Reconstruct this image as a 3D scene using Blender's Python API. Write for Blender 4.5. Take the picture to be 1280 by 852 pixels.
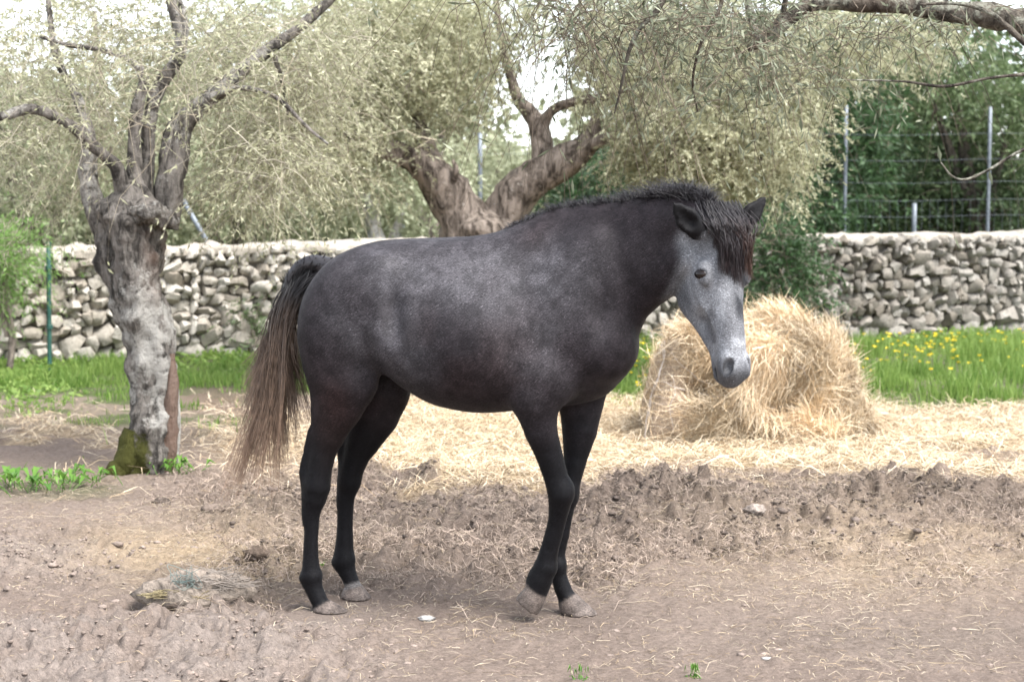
import bpy, math, random
import numpy as np
from mathutils import Vector, Matrix

for o in list(bpy.data.objects):
    bpy.data.objects.remove(o, do_unlink=True)
scene = bpy.context.scene
COL = scene.collection
random.seed(7)
rng = np.random.default_rng(11)

# ------------------------------------------------------------------ camera
CAM_H = 1.5
FPX = 2030.0                      # focal length in pixels of the 1280 px wide photograph
PITCH = math.atan(158.0 / FPX)
cam_d = bpy.data.cameras.new('camera')
cam = bpy.data.objects.new('camera', cam_d)
COL.objects.link(cam)
cam.location = (0, 0, CAM_H)
cam.rotation_euler = (math.pi / 2 - PITCH, 0, 0)
cam_d.sensor_width = 36.0
cam_d.lens = 36.0 * FPX / 1280.0
cam_d.clip_start = 0.05
cam_d.clip_end = 2000
cam_d.dof.use_dof = True
cam_d.dof.focus_distance = 5.95
cam_d.dof.aperture_fstop = 4.0
cam_d.dof.aperture_blades = 7
scene.camera = cam

# ------------------------------------------------------------------ sky and sun: bright thin overcast
SUN_EL, SUN_AZ = math.radians(58), math.radians(128)      # azimuth clockwise from +Y
world = bpy.data.worlds.new('World')
scene.world = world
world.use_nodes = True
wt = world.node_tree
wt.nodes.clear()
w_out = wt.nodes.new('ShaderNodeOutputWorld')
w_bg = wt.nodes.new('ShaderNodeBackground')
w_sky = wt.nodes.new('ShaderNodeTexSky')
w_sky.sky_type = 'NISHITA'
w_sky.sun_disc = False
w_sky.sun_elevation = SUN_EL
w_sky.sun_rotation = SUN_AZ
w_sky.dust_density = 1.0
w_sky.air_density = 1.0
w_hs = wt.nodes.new('ShaderNodeHueSaturation')
w_hs.inputs['Saturation'].default_value = 0.38
w_hs.inputs['Value'].default_value = 1.0
wt.links.new(w_sky.outputs['Color'], w_hs.inputs['Color'])
wt.links.new(w_hs.outputs['Color'], w_bg.inputs['Color'])
w_bg.inputs['Strength'].default_value = 0.13
wt.links.new(w_bg.outputs['Background'], w_out.inputs['Surface'])

sun_d = bpy.data.lights.new('sun', 'SUN')
sun_d.energy = 2.6
sun_d.angle = math.radians(35)
sun_d.color = (1.0, 0.975, 0.945)
sun = bpy.data.objects.new('sun', sun_d)
COL.objects.link(sun)
_sd = Vector((math.sin(SUN_AZ) * math.cos(SUN_EL), math.cos(SUN_AZ) * math.cos(SUN_EL), math.sin(SUN_EL)))
sun.rotation_euler = (-_sd).to_track_quat('-Z', 'Y').to_euler()
sun.location = (6, -4, 12)

scene.view_settings.view_transform = 'Standard'
scene.view_settings.look = 'None'
scene.view_settings.gamma = 1.0
scene.view_settings.use_curve_mapping = False
scene.view_settings.exposure = 1.97
scene.cycles.max_bounces = 6
scene.cycles.transparent_max_bounces = 8
scene.cycles.use_denoising = True

# ------------------------------------------------------------------ helpers
CP, SP = math.cos(PITCH), math.sin(PITCH)

def ray(px, py):
    a, b = (px - 640.0) / FPX, -(py - 426.0) / FPX
    return np.array([a, CP + b * SP, -SP + b * CP])

def at(px, py, y):
    """world point seen at a pixel of the photograph, at distance y in front of the camera"""
    r = ray(px, py)
    return np.array([0, 0, CAM_H]) + r * (y / r[1])

def on_ground(px, py, z=0.0):
    r = ray(px, py)
    return np.array([0, 0, CAM_H]) + r * ((z - CAM_H) / r[2])

def _h(ix, iy, iz, seed):
    n = (ix * 374761393 + iy * 668265263 + iz * 2147483647 + seed * 1274126177) & 0xFFFFFFFF
    n = ((n ^ (n >> 13)) * 1274126177) & 0xFFFFFFFF
    n = n ^ (n >> 16)
    return (n & 0xFFFF) / 65535.0

def vnoise(p, seed=0):
    """value noise 0..1, p of shape (N, 2 or 3)"""
    p = np.asarray(p, dtype=np.float64)
    if p.shape[-1] == 2:
        p = np.concatenate([p, np.zeros(p.shape[:-1] + (1,))], -1)
    i = np.floor(p).astype(np.int64)
    f = p - i
    f = f * f * f * (f * (f * 6 - 15) + 10)
    r = 0
    for dx in (0, 1):
        wx = f[..., 0] if dx else 1 - f[..., 0]
        for dy in (0, 1):
            wy = f[..., 1] if dy else 1 - f[..., 1]
            for dz in (0, 1):
                wz = f[..., 2] if dz else 1 - f[..., 2]
                r = r + wx * wy * wz * _h(i[..., 0] + dx, i[..., 1] + dy, i[..., 2] + dz, seed)
    return r

def fbm(p, octv=4, seed=0, gain=0.5):
    p = np.asarray(p, dtype=np.float64)
    a, s, t = 1.0, 0.0, 0.0
    for k in range(octv):
        s = s + a * vnoise(p * (2.03 ** k) + 17.3 * k, seed + k)
        t += a
        a *= gain
    return s / t

def sstep(a, b, x):
    t = np.clip((x - a) / (b - a), 0, 1)
    return t * t * (3 - 2 * t)

def mesh_obj(name, v, f, mat, parent=None, smooth=True, col=None, loc=None):
    """one mesh object from arrays: v (N,3); f (M,3 or 4) or a list of such arrays; col (N,3)"""
    v = np.asarray(v, dtype=np.float32)
    fl = f if isinstance(f, list) and len(f) and np.ndim(f[0]) == 2 else [f]
    fl = [np.asarray(a, dtype=np.int32) for a in fl if len(a)]
    me = bpy.data.meshes.new(name)
    me.vertices.add(len(v))
    me.vertices.foreach_set('co', v.ravel())
    nl = sum(a.size for a in fl)
    npoly = sum(len(a) for a in fl)
    me.loops.add(nl)
    me.polygons.add(npoly)
    me.loops.foreach_set('vertex_index', np.concatenate([a.ravel() for a in fl]))
    starts, s = [], 0
    for a in fl:
        k = a.shape[1]
        starts.append(s + np.arange(len(a)) * k)
        s += a.size
    me.polygons.foreach_set('loop_start', np.concatenate(starts).astype(np.int32))
    me.update(calc_edges=True)
    me.polygons.foreach_set('use_smooth', np.full(npoly, bool(smooth)))
    if col is not None:
        at_ = me.color_attributes.new('Col', 'FLOAT_COLOR', 'POINT')
        c4 = np.ones((len(v), 4), dtype=np.float32)
        c4[:, :3] = col
        at_.data.foreach_set('color', c4.ravel())
    me.materials.append(mat)
    ob = bpy.data.objects.new(name, me)
    COL.objects.link(ob)
    if parent is not None:
        ob.parent = parent
    if loc is not None:
        ob.location = tuple(loc)
    return ob

def empty(name, loc=(0, 0, 0), rz=0.0):
    o = bpy.data.objects.new(name, None)
    o.empty_display_size = 0.2
    COL.objects.link(o)
    o.location = tuple(float(c) for c in loc)
    o.rotation_euler = (0, 0, rz)
    return o

def tag(o, label=None, cat=None, group=None, kind=None):
    if label: o['label'] = label
    if cat: o['category'] = cat
    if group: o['group'] = group
    if kind: o['kind'] = kind
    return o

def tubes(P, R, sides=3):
    """P (N,M,3) centre lines, R (N,M) radii -> verts, quads"""
    P = np.asarray(P, dtype=np.float64)
    N, M, _ = P.shape
    R = np.broadcast_to(np.asarray(R, dtype=np.float64), (N, M))
    T = np.gradient(P, axis=1)
    T /= np.linalg.norm(T, axis=2, keepdims=True) + 1e-9
    ref = np.where(np.abs(T[:, :1, 2:3]) > 0.8, np.array([1.0, 0, 0]), np.array([0, 0, 1.0]))
    ref = np.broadcast_to(ref, T.shape)
    A = np.cross(T, ref); A /= np.linalg.norm(A, axis=2, keepdims=True) + 1e-9
    B = np.cross(T, A)
    ang = np.arange(sides) * 2 * math.pi / sides
    V = (P[:, :, None, :] + R[:, :, None, None] * (np.cos(ang)[None, None, :, None] * A[:, :, None, :] + np.sin(ang)[None, None, :, None] * B[:, :, None, :]))
    idx = np.arange(N * M * sides).reshape(N, M, sides)
    a = idx[:, :-1, :]; b = idx[:, 1:, :]
    q = np.stack([a, np.roll(a, -1, 2), np.roll(b, -1, 2), b], -1).reshape(-1, 4)
    return V.reshape(-1, 3), q

def resample(pts, n):
    """Catmull-Rom through pts (K,D) -> (n,D)"""
    pts = np.asarray(pts, dtype=np.float64)
    K = len(pts)
    if K == 2:
        t = np.linspace(0, 1, n)[:, None]
        return pts[0] * (1 - t) + pts[1] * t
    e = np.vstack([2 * pts[0] - pts[1], pts, 2 * pts[-1] - pts[-2]])
    u = np.linspace(0, K - 1, n)
    i = np.clip(u.astype(int), 0, K - 2)
    f = (u - i)[:, None]
    p0, p1, p2, p3 = e[i], e[i + 1], e[i + 2], e[i + 3]
    return 0.5 * (2 * p1 + (p2 - p0) * f + (2 * p0 - 5 * p1 + 4 * p2 - p3) * f ** 2 + (3 * p1 - p0 - 3 * p2 + p3) * f ** 3)

# ------------------------------------------------------------------ material helpers
def new_mat(name, rough=0.8, spec=0.3):
    m = bpy.data.materials.new(name)
    m.use_nodes = True
    b = m.node_tree.nodes['Principled BSDF']
    b.inputs['Roughness'].default_value = rough
    b.inputs['Specular IOR Level'].default_value = spec
    return m, m.node_tree, b

def nd(t, typ, **kw):
    n = t.nodes.new(typ)
    for k, v in kw.items():
        if k in n.inputs: n.inputs[k].default_value = v
        else: setattr(n, k, v)
    return n

def ramp(t, fac, stops):
    r = t.nodes.new('ShaderNodeValToRGB')
    e = r.color_ramp.elements
    while len(e) < len(stops): e.new(0.5)
    for k, (p, c) in enumerate(stops):
        e[k].position = p
        e[k].color = (*c, 1) if len(c) == 3 else c
    t.links.new(fac, r.inputs['Fac'])
    return r

def mixc(t, fac, a, b, mode='MIX'):
    m = t.nodes.new('ShaderNodeMix')
    m.data_type = 'RGBA'; m.blend_type = mode
    for sock, val in ((m.inputs[0], fac), (m.inputs[6], a), (m.inputs[7], b)):
        if hasattr(val, 'default_value') or hasattr(val, 'links'): t.links.new(val, sock)
        elif isinstance(val, (int, float)): sock.default_value = val
        else: sock.default_value = (*val, 1)
    return m.outputs[2]

def bump(t, b, h, strength=0.4, dist=0.01):
    n = nd(t, 'ShaderNodeBump', Strength=strength, Distance=dist)
    t.links.new(h, n.inputs['Height'])
    t.links.new(n.outputs['Normal'], b.inputs['Normal'])
    return n

def leaf_mat(name, c1, c2, trans=0.35, rough=0.55):
    """leaf colour from the per-vertex attribute, with light coming through the blade"""
    m, t, b = new_mat(name, rough, 0.35)
    a = nd(t, 'ShaderNodeVertexColor', layer_name='Col')
    sep = nd(t, 'ShaderNodeSeparateColor')
    t.links.new(a.outputs['Color'], sep.inputs['Color'])
    c = mixc(t, sep.outputs['Red'], c1, c2)
    t.links.new(c, b.inputs['Base Color'])
    tr = nd(t, 'ShaderNodeBsdfTranslucent')
    t.links.new(c, tr.inputs['Color'])
    mx = nd(t, 'ShaderNodeMixShader', Fac=trans)
    t.links.new(b.outputs[0], mx.inputs[1]); t.links.new(tr.outputs[0], mx.inputs[2])
    t.links.new(mx.outputs[0], t.nodes['Material Output'].inputs['Surface'])
    return m

def vcol_mat(name, rough=0.8, spec=0.2, nscale=60.0, namt=0.25, bstr=0.3, bdist=0.005):
    """colour from the vertex attribute with fine procedural grain on it"""
    m, t, b = new_mat(name, rough, spec)
    a = nd(t, 'ShaderNodeVertexColor', layer_name='Col')
    co = nd(t, 'ShaderNodeTexCoord')
    n = nd(t, 'ShaderNodeTexNoise', Scale=nscale, Detail=5.0, Roughness=0.6)
    t.links.new(co.outputs['Object'], n.inputs['Vector'])
    r = ramp(t, n.outputs['Fac'], [(0.25, (1 - namt,) * 3), (0.75, (1 + namt,) * 3)])
    c = mixc(t, 1.0, a.outputs['Color'], r.outputs['Color'], 'MULTIPLY')
    t.links.new(c, b.inputs['Base Color'])
    if bstr: bump(t, b, n.outputs['Fac'], bstr, bdist)
    return m
# ------------------------------------------------------------------ ground
def to_px(x, y, z=0.0):
    """world ground position -> photo pixel (vectorised), used only to lay the zones out"""
    dz = z - CAM_H
    dep = y * CP - dz * SP
    return 640 + FPX * x / dep, 426 - FPX * (y * SP + dz * CP) / dep

def gauss2(px, py, cx, cy, rx, ry): return np.exp(-(((px - cx) / rx) ** 2 + ((py - cy) / ry) ** 2))

# where the hooves stand: the soil is level there
FEET = [on_ground(405, 772), on_ground(443, 757), on_ground(662, 773), on_ground(721, 772)]

def zones(x, y):
    px, py = to_px(x, y)
    p = np.stack([x, y], -1)
    wob = (fbm(p * 1.1, 3, 5) - .5)
    wob2 = (fbm(p * 3.1, 3, 6) - .5)
    Y = y + 1.9 * wob + .9 * wob2
    # trampled dung and soil, with ragged edges
    lump = sstep(6.1, 7.3, Y) * sstep(9.7, 8.7, Y + .25 * np.clip((px - 760) / 300, -1, 1))
    lump = np.clip(lump * sstep(190, 360, px + 200 * wob2) * (1 - .4 * sstep(880, 1100, px) * sstep(8.2, 7.6, y)), 0, 1)
    clod = sstep(6.7, 5.9, Y + .55 * sstep(300, 620, px)) * sstep(560, 330, px) + .8 * gauss2(px, py, 40, 690, 150, 40)
    clod = np.clip(clod, 0, 1)
    hay = sstep(8.9, 9.6, Y) * sstep(13.6, 12.4, Y) * sstep(380, 480, px + 120 * wob)
    hay = np.maximum(hay, .6 * gauss2(px, py, 60, 555, 120, 32) * sstep(-.1, .15, wob2))
    hay = np.maximum(hay, .75 * gauss2(px, py, 340, 552, 80, 40))
    hay = np.maximum(hay, .55 * gauss2(px, py, 250, 690, 150, 40) + .35 * gauss2(px, py, 1130, 690, 220, 60))
    hay = np.clip(hay, 0, 1)
    grassR = sstep(12.5, 13.4, Y) * sstep(960, 1010, px + 60 * wob) + sstep(12.6, 13.6, Y) * sstep(740, 770, px)
    grassL = sstep(10.4, 12.2, Y + 1.2 * wob2) * sstep(345, 320, px - 40 * wob)
    grassL = np.maximum(grassL * (1 - .8 * gauss2(px, py, 285, 500, 60, 32)), .7 * gauss2(px, py, 80, 605, 90, 16))
    grassL = grassL * (1 - .8 * sstep(-.02, .10, wob2) * (py > 455))
    grass = np.clip(np.maximum(grassR, grassL) + sstep(13.4, 14.2, Y) , 0, 1)
    return px, py, lump, clod, hay * (1 - grass * .85), grass

def gh(x, y, full=True):
    x = np.asarray(x, float); y = np.asarray(y, float)
    px, py, lump, clod, hay, grass = zones(x, y)
    p = np.stack([x, y], -1)
    z = .05 * (fbm(p * .5, 2, 1) - .5)
    near = sstep(25, 18, y) * sstep(2, 4, y)
    a = np.abs(fbm(p * 4.2, 3, 2) - .5) * 2
    b_ = fbm(p * 9.0, 3, 3) - .5
    c_ = fbm(p * 26.0, 3, 4) - .5
    bil = np.abs(fbm(p * 13.0, 2, 8) - .5) * 2
    z = z + near * (lump * (.17 * (fbm(p * 2.4, 3, 9) - .46) + .10 * b_ + .075 * (bil - .25) + .065 * c_)
                    + clod * (.11 * b_ + .075 * (.3 - bil) + .05 * c_ + .02 * (fbm(p * 2.4, 2, 19) - .5))
                    + hay * (.06 * (fbm(p * 2.6, 3, 12) - .5) + .02 * b_ + .012 * c_)
                    + .020 * b_ + .020 * c_ + .018 * (.5 - a) * .5)
    # dung ridges in front of the hay
    rid = .15 * gauss2(px, py, 835, 640, 95, 26) + .12 * gauss2(px, py, 1150, 618, 100, 16) + .09 * gauss2(px, py, 570, 605, 120, 14) + .05 * gauss2(px, py, 240, 758, 70, 14)
    z = z + rid * (.4 + 1.2 * np.abs(b_ * 2)) * near
    for f in FEET:
        d = np.hypot(x - f[0], y - f[1])
        z = z * sstep(.07, .26, d)
    return z

yy = np.concatenate([[-60, -20, -6, 0, 2.5, 3.8, 4.5], np.geomspace(4.8, 21.5, 500), [22.5, 24, 27, 32, 45, 80, 160, 400, 900]])
tt = np.concatenate([[-120, -30, -10, -4, -2.6, -2.0], np.linspace(-1.6, -1.06, 26), np.linspace(-1.04, 1.04, 400), np.linspace(1.06, 1.6, 26), [2.0, 2.6, 4, 10, 30, 120]])
Wd = np.maximum(.335 * np.abs(yy), 1.5)
GX = tt[None, :] * Wd[:, None]
GY = np.repeat(yy[:, None], len(tt), 1)
GZ = gh(GX.ravel(), GY.ravel()).reshape(GX.shape)
gpx, gpy, zl, zc_, zh, zg = zones(GX.ravel(), GY.ravel())
gp2 = np.stack([GX.ravel(), GY.ravel()], -1)
soil_n = fbm(gp2 * 3.0, 4, 71)[:, None]
tint = fbm(gp2 * .9, 3, 72)[:, None]
gc = np.array([.190, .146, .122]) * (1 - soil_n) + np.array([.262, .208, .176]) * soil_n
gc = gc * (.9 + .2 * tint)
def glay(col, w):
    global gc
    w = np.clip(w, 0, 1)[:, None]; gc = gc * (1 - w) + np.array(col) * w
glay((.175, .138, .115), zl * (.35 + .65 * sstep(.42, .62, fbm(gp2 * 4.5, 3, 73))))
glay((.265, .224, .200), zc_ * .8 * (.4 + .6 * sstep(.35, .6, fbm(gp2 * 7.0, 3, 79))))
dk_ = 1.1 * gauss2(gpx, gpy, 835, 632, 95, 26) + 1.0 * gauss2(gpx, gpy, 1150, 616, 105, 17) + .8 * gauss2(gpx, gpy, 570, 602, 110, 13) + .6 * gauss2(gpx, gpy, 610, 690, 120, 20) + .5 * gauss2(gpx, gpy, 290, 640, 60, 10)
glay((.105, .082, .070), dk_ * sstep(.42, .60, fbm(gp2 * 6.5, 3, 78)))
glay((.46, .355, .225), zh * (.55 + .45 * sstep(.3, .6, fbm(gp2 * 5.5, 3, 74))))
glay((.36, .27, .17), zh * .5 * sstep(.5, .7, fbm(gp2 * 3.3, 3, 76)))
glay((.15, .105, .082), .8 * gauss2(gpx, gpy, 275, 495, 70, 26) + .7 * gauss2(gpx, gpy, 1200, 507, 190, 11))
glay((.085, .105, .042), zg * (.65 + .35 * sstep(.35, .6, fbm(gp2 * 4.0, 3, 75))))
glay((.19, .155, .13), .5 * gauss2(gpx, gpy, 1150, 800, 220, 26))
mg, t, b = new_mat('soil', 0.95, 0.12)
a_ = nd(t, 'ShaderNodeVertexColor', layer_name='Col')
co = nd(t, 'ShaderNodeTexCoord')
n1 = nd(t, 'ShaderNodeTexNoise', Scale=46.0, Detail=10.0, Roughness=0.78)
t.links.new(co.outputs['Object'], n1.inputs['Vector'])
mp = nd(t, 'ShaderNodeMapping'); mp.inputs['Scale'].default_value = (60, 190, 60); mp.inputs['Rotation'].default_value = (0, 0, .3)
t.links.new(co.outputs['Object'], mp.inputs['Vector'])
n2 = nd(t, 'ShaderNodeTexNoise', Scale=1.0, Detail=4.0, Roughness=0.6, Distortion=1.5)
t.links.new(mp.outputs['Vector'], n2.inputs['Vector'])
r1 = ramp(t, n1.outputs['Fac'], [(.28, (.55,) * 3), (.5, (.98,) * 3), (.74, (1.38,) * 3)])
r2 = ramp(t, n2.outputs['Fac'], [(.35, (.86, .85, .84)), (.6, (1.02, 1.02, 1.0)), (.72, (1.3, 1.24, 1.12))])
c1 = mixc(t, 1.0, a_.outputs['Color'], r1.outputs['Color'], 'MULTIPLY')
c2 = mixc(t, 1.0, c1, r2.outputs['Color'], 'MULTIPLY')
t.links.new(c2, b.inputs['Base Color'])
ad = nd(t, 'ShaderNodeMath', operation='ADD'); t.links.new(n1.outputs['Fac'], ad.inputs[0]); t.links.new(n2.outputs['Fac'], ad.inputs[1])
bump(t, b, ad.outputs[0], 0.9, 0.016)
nr, nc = GX.shape
gi = np.arange(nr * nc).reshape(nr, nc)
gq = np.stack([gi[:-1, :-1], gi[:-1, 1:], gi[1:, 1:], gi[1:, :-1]], -1).reshape(-1, 4)
ground = mesh_obj('ground', np.stack([GX, GY, GZ], -1).reshape(-1, 3), gq, mg, None, True, gc)
tag(ground, 'bare trampled earth of the paddock', kind='structure')

def sample_ground(n, y0, y1, wfun, side=1.35):
    """n random ground points between two distances, kept with a probability given by wfun(x, y)"""
    out = []; got = 0
    while got < n:
        m = max(4000, int((n - got) * 2.5))
        y = np.sqrt(rng.uniform(y0 ** 2, y1 ** 2, m)) if y1 > y0 * 1.6 else rng.uniform(y0, y1, m)
        x = rng.uniform(-1, 1, m) * (.335 * y * side)
        k = rng.random(m) < wfun(x, y)
        out.append(np.stack([x[k], y[k]], -1)); got += int(k.sum())
    return np.concatenate(out)[:n]

def ribbons(P, D, L, W, arch, cols, droop=None):
    """flat bent strands: P base (N,3), D unit direction, L length, W width, arch = rise of the middle"""
    N = len(P)
    up = np.array([0, 0, 1.0])
    side = np.cross(D, up + rng.normal(0, .45, (N, 3))); side /= np.linalg.norm(side, axis=1, keepdims=True) + 1e-9
    s = side * W[:, None] / 2
    curl = side * (rng.normal(0, .12, N) * L)[:, None]
    M = P + D * L[:, None] * .5 + up * arch[:, None] + curl
    T = P + D * L[:, None]
    V = np.stack([P - s * .7, P + s * .7, M - s, M + s, T - s * .35, T + s * .35], 1).reshape(-1, 3)
    b = np.arange(N)[:, None] * 6
    q = np.concatenate([b + np.array([0, 1, 3, 2]), b + np.array([2, 3, 5, 4])], 1).reshape(-1, 4)
    return V, q, np.repeat(cols, 6, 0)

STRAW = np.array([[.60, .48, .32], [.68, .565, .41], [.50, .38, .24], [.40, .29, .18], [.62, .525, .39]])
def straw_cols(n, dull=1.0):
    return STRAW[rng.integers(0, len(STRAW), n)] * rng.uniform(.75, 1.15, (n, 1)) * dull
def heading(n, tilt=.12):
    a = rng.uniform(0, 2 * math.pi, n); e = rng.normal(0, tilt, n)
    return np.stack([np.cos(a) * np.cos(e), np.sin(a) * np.cos(e), np.sin(e)], -1)

m_straw = vcol_mat('straw', 0.65, 0.25, 90.0, 0.2, 0)
# hay strewn in front of the wall and round the bale
def whay(x, y): return zones(x, y)[4] ** 1.2
gp = sample_ground(47000, 8.4, 14.0, whay, 1.2)
n = len(gp)
P = np.column_stack([gp, gh(gp[:, 0], gp[:, 1]) + rng.uniform(.0, .03, n)])
v, q, c = ribbons(P, heading(n, .2), rng.uniform(.07, .24, n), rng.uniform(.0025, .005, n), rng.uniform(0, .035, n), straw_cols(n, .9))
tag(mesh_obj('strewn_hay', v, q, m_straw, None, False, c), 'pale loose hay strewn over the soil around the bale', kind='stuff')
# bits of straw trodden into the soil near the camera
def wst(x, y):
    _, _, l, cl, h, g = zones(x, y)
    return np.clip(.25 + .75 * h + .35 * l - .15 * cl, 0, 1) * (.35 + .65 * sstep(.4, .6, fbm(np.stack([x, y], -1) * 1.7, 3, 81)))
gp = sample_ground(38000, 5.0, 9.2, wst, 1.15)
n = len(gp)
P = np.column_stack([gp, gh(gp[:, 0], gp[:, 1]) + rng.uniform(-.002, .006, n)])
v, q, c = ribbons(P, heading(n, .10), rng.uniform(.015, .085, n) * rng.choice([.35, .5, .7, 1, 1.5], n), rng.uniform(.001, .0026, n), rng.uniform(0, .008, n), straw_cols(n, .60))
tag(mesh_obj('trodden_straw', v, q, m_straw, None, False, c), 'short bits of straw trodden into the bare soil', kind='stuff')

# clods of earth and dung, too many to count
def lump_mesh(cent, rad, seed, flat=.7, rings=4, segs=6):
    """many small rough lumps joined: cent (N,3), rad (N,)"""
    th = np.linspace(0, math.pi, rings + 1)[1:-1]
    ph = np.arange(segs) * 2 * math.pi / segs
    base = [np.array([0, 0, 1.0])] + [np.array([math.sin(a) * math.cos(p), math.sin(a) * math.sin(p), math.cos(a)]) for a in th for p in ph] + [np.array([0, 0, -1.0])]
    B = np.array(base); K = len(B)
    F3, F4 = [], []
    for j in range(segs):
        F3.append((0, 1 + j, 1 + (j + 1) % segs)); F3.append((K - 1, K - 1 - segs + (j + 1) % segs, K - 1 - segs + j))
    for i in range(rings - 2):
        for j in range(segs):
            a = 1 + i * segs; F4.append((a + j, a + segs + j, a + segs + (j + 1) % segs, a + (j + 1) % segs))
    N = len(cent)
    r = rng.uniform(.5, 1.4, (N, K, 1))
    st_ = rng.uniform(.7, 1.4, (N, 1, 3)) * np.array([1, 1, flat])
    V = cent[:, None] + B[None] * r * st_ * rad[:, None, None]
    o = (np.arange(N) * K)[:, None, None]
    return V.reshape(-1, 3), [(np.array(F3)[None] + o).reshape(-1, 3), (np.array(F4)[None] + o).reshape(-1, 4)], K
m_clod = vcol_mat('clod', 0.95, 0.1, 70.0, 0.4, 0.8, 0.008)
def wcl(x, y):
    _, _, l, cl, h, g = zones(x, y)
    return np.clip(.9 * cl + .8 * l + .03, 0, 1) * (.15 + .85 * sstep(.42, .62, fbm(np.stack([x, y], -1) * 2.6, 3, 83))) * np.min([sstep(.08, .16, np.hypot(x - f[0], y - f[1])) for f in FEET], 0)
gp = sample_ground(10000, 5.0, 9.4, wcl, 1.1)
n = len(gp)
rad = np.clip(rng.lognormal(-5.0, .55, n), .003, .024)
cen = np.column_stack([gp, gh(gp[:, 0], gp[:, 1]) - rad * .25])
v, f, K = lump_mesh(cen, rad, 3, .5, 3, 5)
_, _, l_, c_, _, _ = zones(gp[:, 0], gp[:, 1])
cc = (np.array([.215, .172, .146]) * (1 - .45 * l_[:, None])) * rng.uniform(.75, 1.2, (n, 1))
tag(mesh_obj('earth_clods', v, f, m_clod, None, True, np.repeat(cc, K, 0)), 'crumbled clods of dry earth and dung across the ground', kind='stuff')
# matted dung and old hay on the trampled band
def wmat(x, y):
    px, py, l, cl, h, g = zones(x, y)
    return np.clip(l * 1.0 + gauss2(px, py, 240, 758, 60, 12), 0, 1) * (.2 + .8 * sstep(.4, .58, fbm(np.stack([x, y], -1) * 2.2, 3, 85)))
gp = sample_ground(38000, 5.6, 9.6, wmat, 1.05)
n = len(gp)
P = np.column_stack([gp, gh(gp[:, 0], gp[:, 1]) + rng.uniform(-.004, .014, n)])
cm = np.array([.25, .195, .155]) * rng.uniform(.55, 1.5, (n, 1))
v, q, c = ribbons(P, heading(n, .35), rng.uniform(.02, .10, n), rng.uniform(.0014, .0034, n), rng.uniform(0, .018, n), cm)
tag(mesh_obj('matted_old_hay', v, q, m_straw, None, False, c), 'matted grey-brown old hay and dung on the trampled band', kind='stuff')

# ------------------------------------------------------------------ grass
m_grass = leaf_mat('grass_blade', (.09, .18, .028), (.30, .40, .11), .5)
def blades(gp, hmin, hmax, w, lean=.35):
    n = len(gp)
    P = np.column_stack([gp, gh(gp[:, 0], gp[:, 1]) - .01])
    pn = fbm(gp * 1.6, 3, 93)
    h = rng.uniform(hmin, hmax, n) * (.45 + 1.5 * sstep(.35, .7, pn)) * np.where(gp[:, 0] < -1.5, .55, 1.0)
    a = rng.uniform(0, 2 * math.pi, n)
    s = np.stack([np.cos(a), np.sin(a), 0 * a], -1) * (w * rng.uniform(.6, 1.3, n))[:, None] / 2
    b_ = rng.uniform(0, 2 * math.pi, n); le = h * rng.uniform(.05, lean * 1.6, n)
    off = np.stack([np.cos(b_) * le, np.sin(b_) * le, 0 * b_], -1)
    M = P + off * .35 + np.stack([0 * h, 0 * h, h * .6], -1)
    T = P + off + np.stack([0 * h, 0 * h, h], -1)
    V = np.stack([P - s, P + s, M - s * .8, M + s * .8, T], 1).reshape(-1, 3)
    o = np.arange(n)[:, None] * 5
    cr_ = np.clip(rng.normal(.4, .22, n) + .9 * (fbm(gp * 2.3, 3, 94) - .5), 0, 1)
    return V, [(o + np.array([0, 1, 3, 2])), (o + np.array([2, 3, 4]))], np.repeat(np.stack([cr_] * 3, -1), 5, 0)
def wgr(x, y): return zones(x, y)[5] ** 1.5 * (.12 + .88 * sstep(.40, .58, fbm(np.stack([x, y], -1) * 1.9, 3, 91)))
gp = sample_ground(62000, 9.0, 19.5, wgr, 1.35)
v, f, c = blades(gp, .05, .17, .010)
tag(mesh_obj('grass', v, f, m_grass, None, False, c), 'fresh green grass growing along the foot of the wall', kind='stuff')
# broad-leaved green growth against the wall
def leaf_quads(P, D, L, W, cval, jit=.5, fold=.0):
    """lance-shaped leaf faces: P base, D direction"""
    n = len(P)
    D = D / (np.linalg.norm(D, axis=1, keepdims=True) + 1e-9)
    S = np.cross(D, rng.normal(0, 1, (n, 3))); S /= np.linalg.norm(S, axis=1, keepdims=True) + 1e-9
    N_ = np.cross(D, S)
    M = P + D * (L * .45)[:, None] + N_ * (L * fold)[:, None]
    V = np.stack([P, M - S * W[:, None] / 2, P + D * L[:, None], M + S * W[:, None] / 2], 1).reshape(-1, 3)
    q = np.arange(n)[:, None] * 4 + np.array([0, 1, 2, 3])
    return V, q, np.repeat(np.stack([cval] * 3, -1), 4, 0)
def wwd(x, y):
    px, py = to_px(x, y)
    w = gauss2(px, py, 270, 432, 55, 20) + .7 * gauss2(px, py, 130, 445, 60, 10) + .5 * gauss2(px, py, 1200, 425, 130, 12) + .5 * gauss2(px, py, 800, 470, 40, 30) + .35 * gauss2(px, py, 30, 470, 60, 30)
    return np.clip(w, 0, 1)
gp = sample_ground(16000, 11.5, 19.5, wwd)
n = len(gp)
P = np.column_stack([gp, gh(gp[:, 0], gp[:, 1]) + rng.uniform(0, .26, n) * wwd(gp[:, 0], gp[:, 1])])
v, q, c = leaf_quads(P, np.column_stack([rng.normal(0, 1, (n, 2)), rng.normal(.5, .5, n)]), rng.uniform(.03, .085, n), rng.uniform(.02, .045, n), np.clip(rng.normal(.5, .28, n), 0, 1))
tag(mesh_obj('ground_cover', v, q, m_grass, None, False, c), 'lush low green weeds massed at the foot of the wall', kind='stuff')
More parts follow.
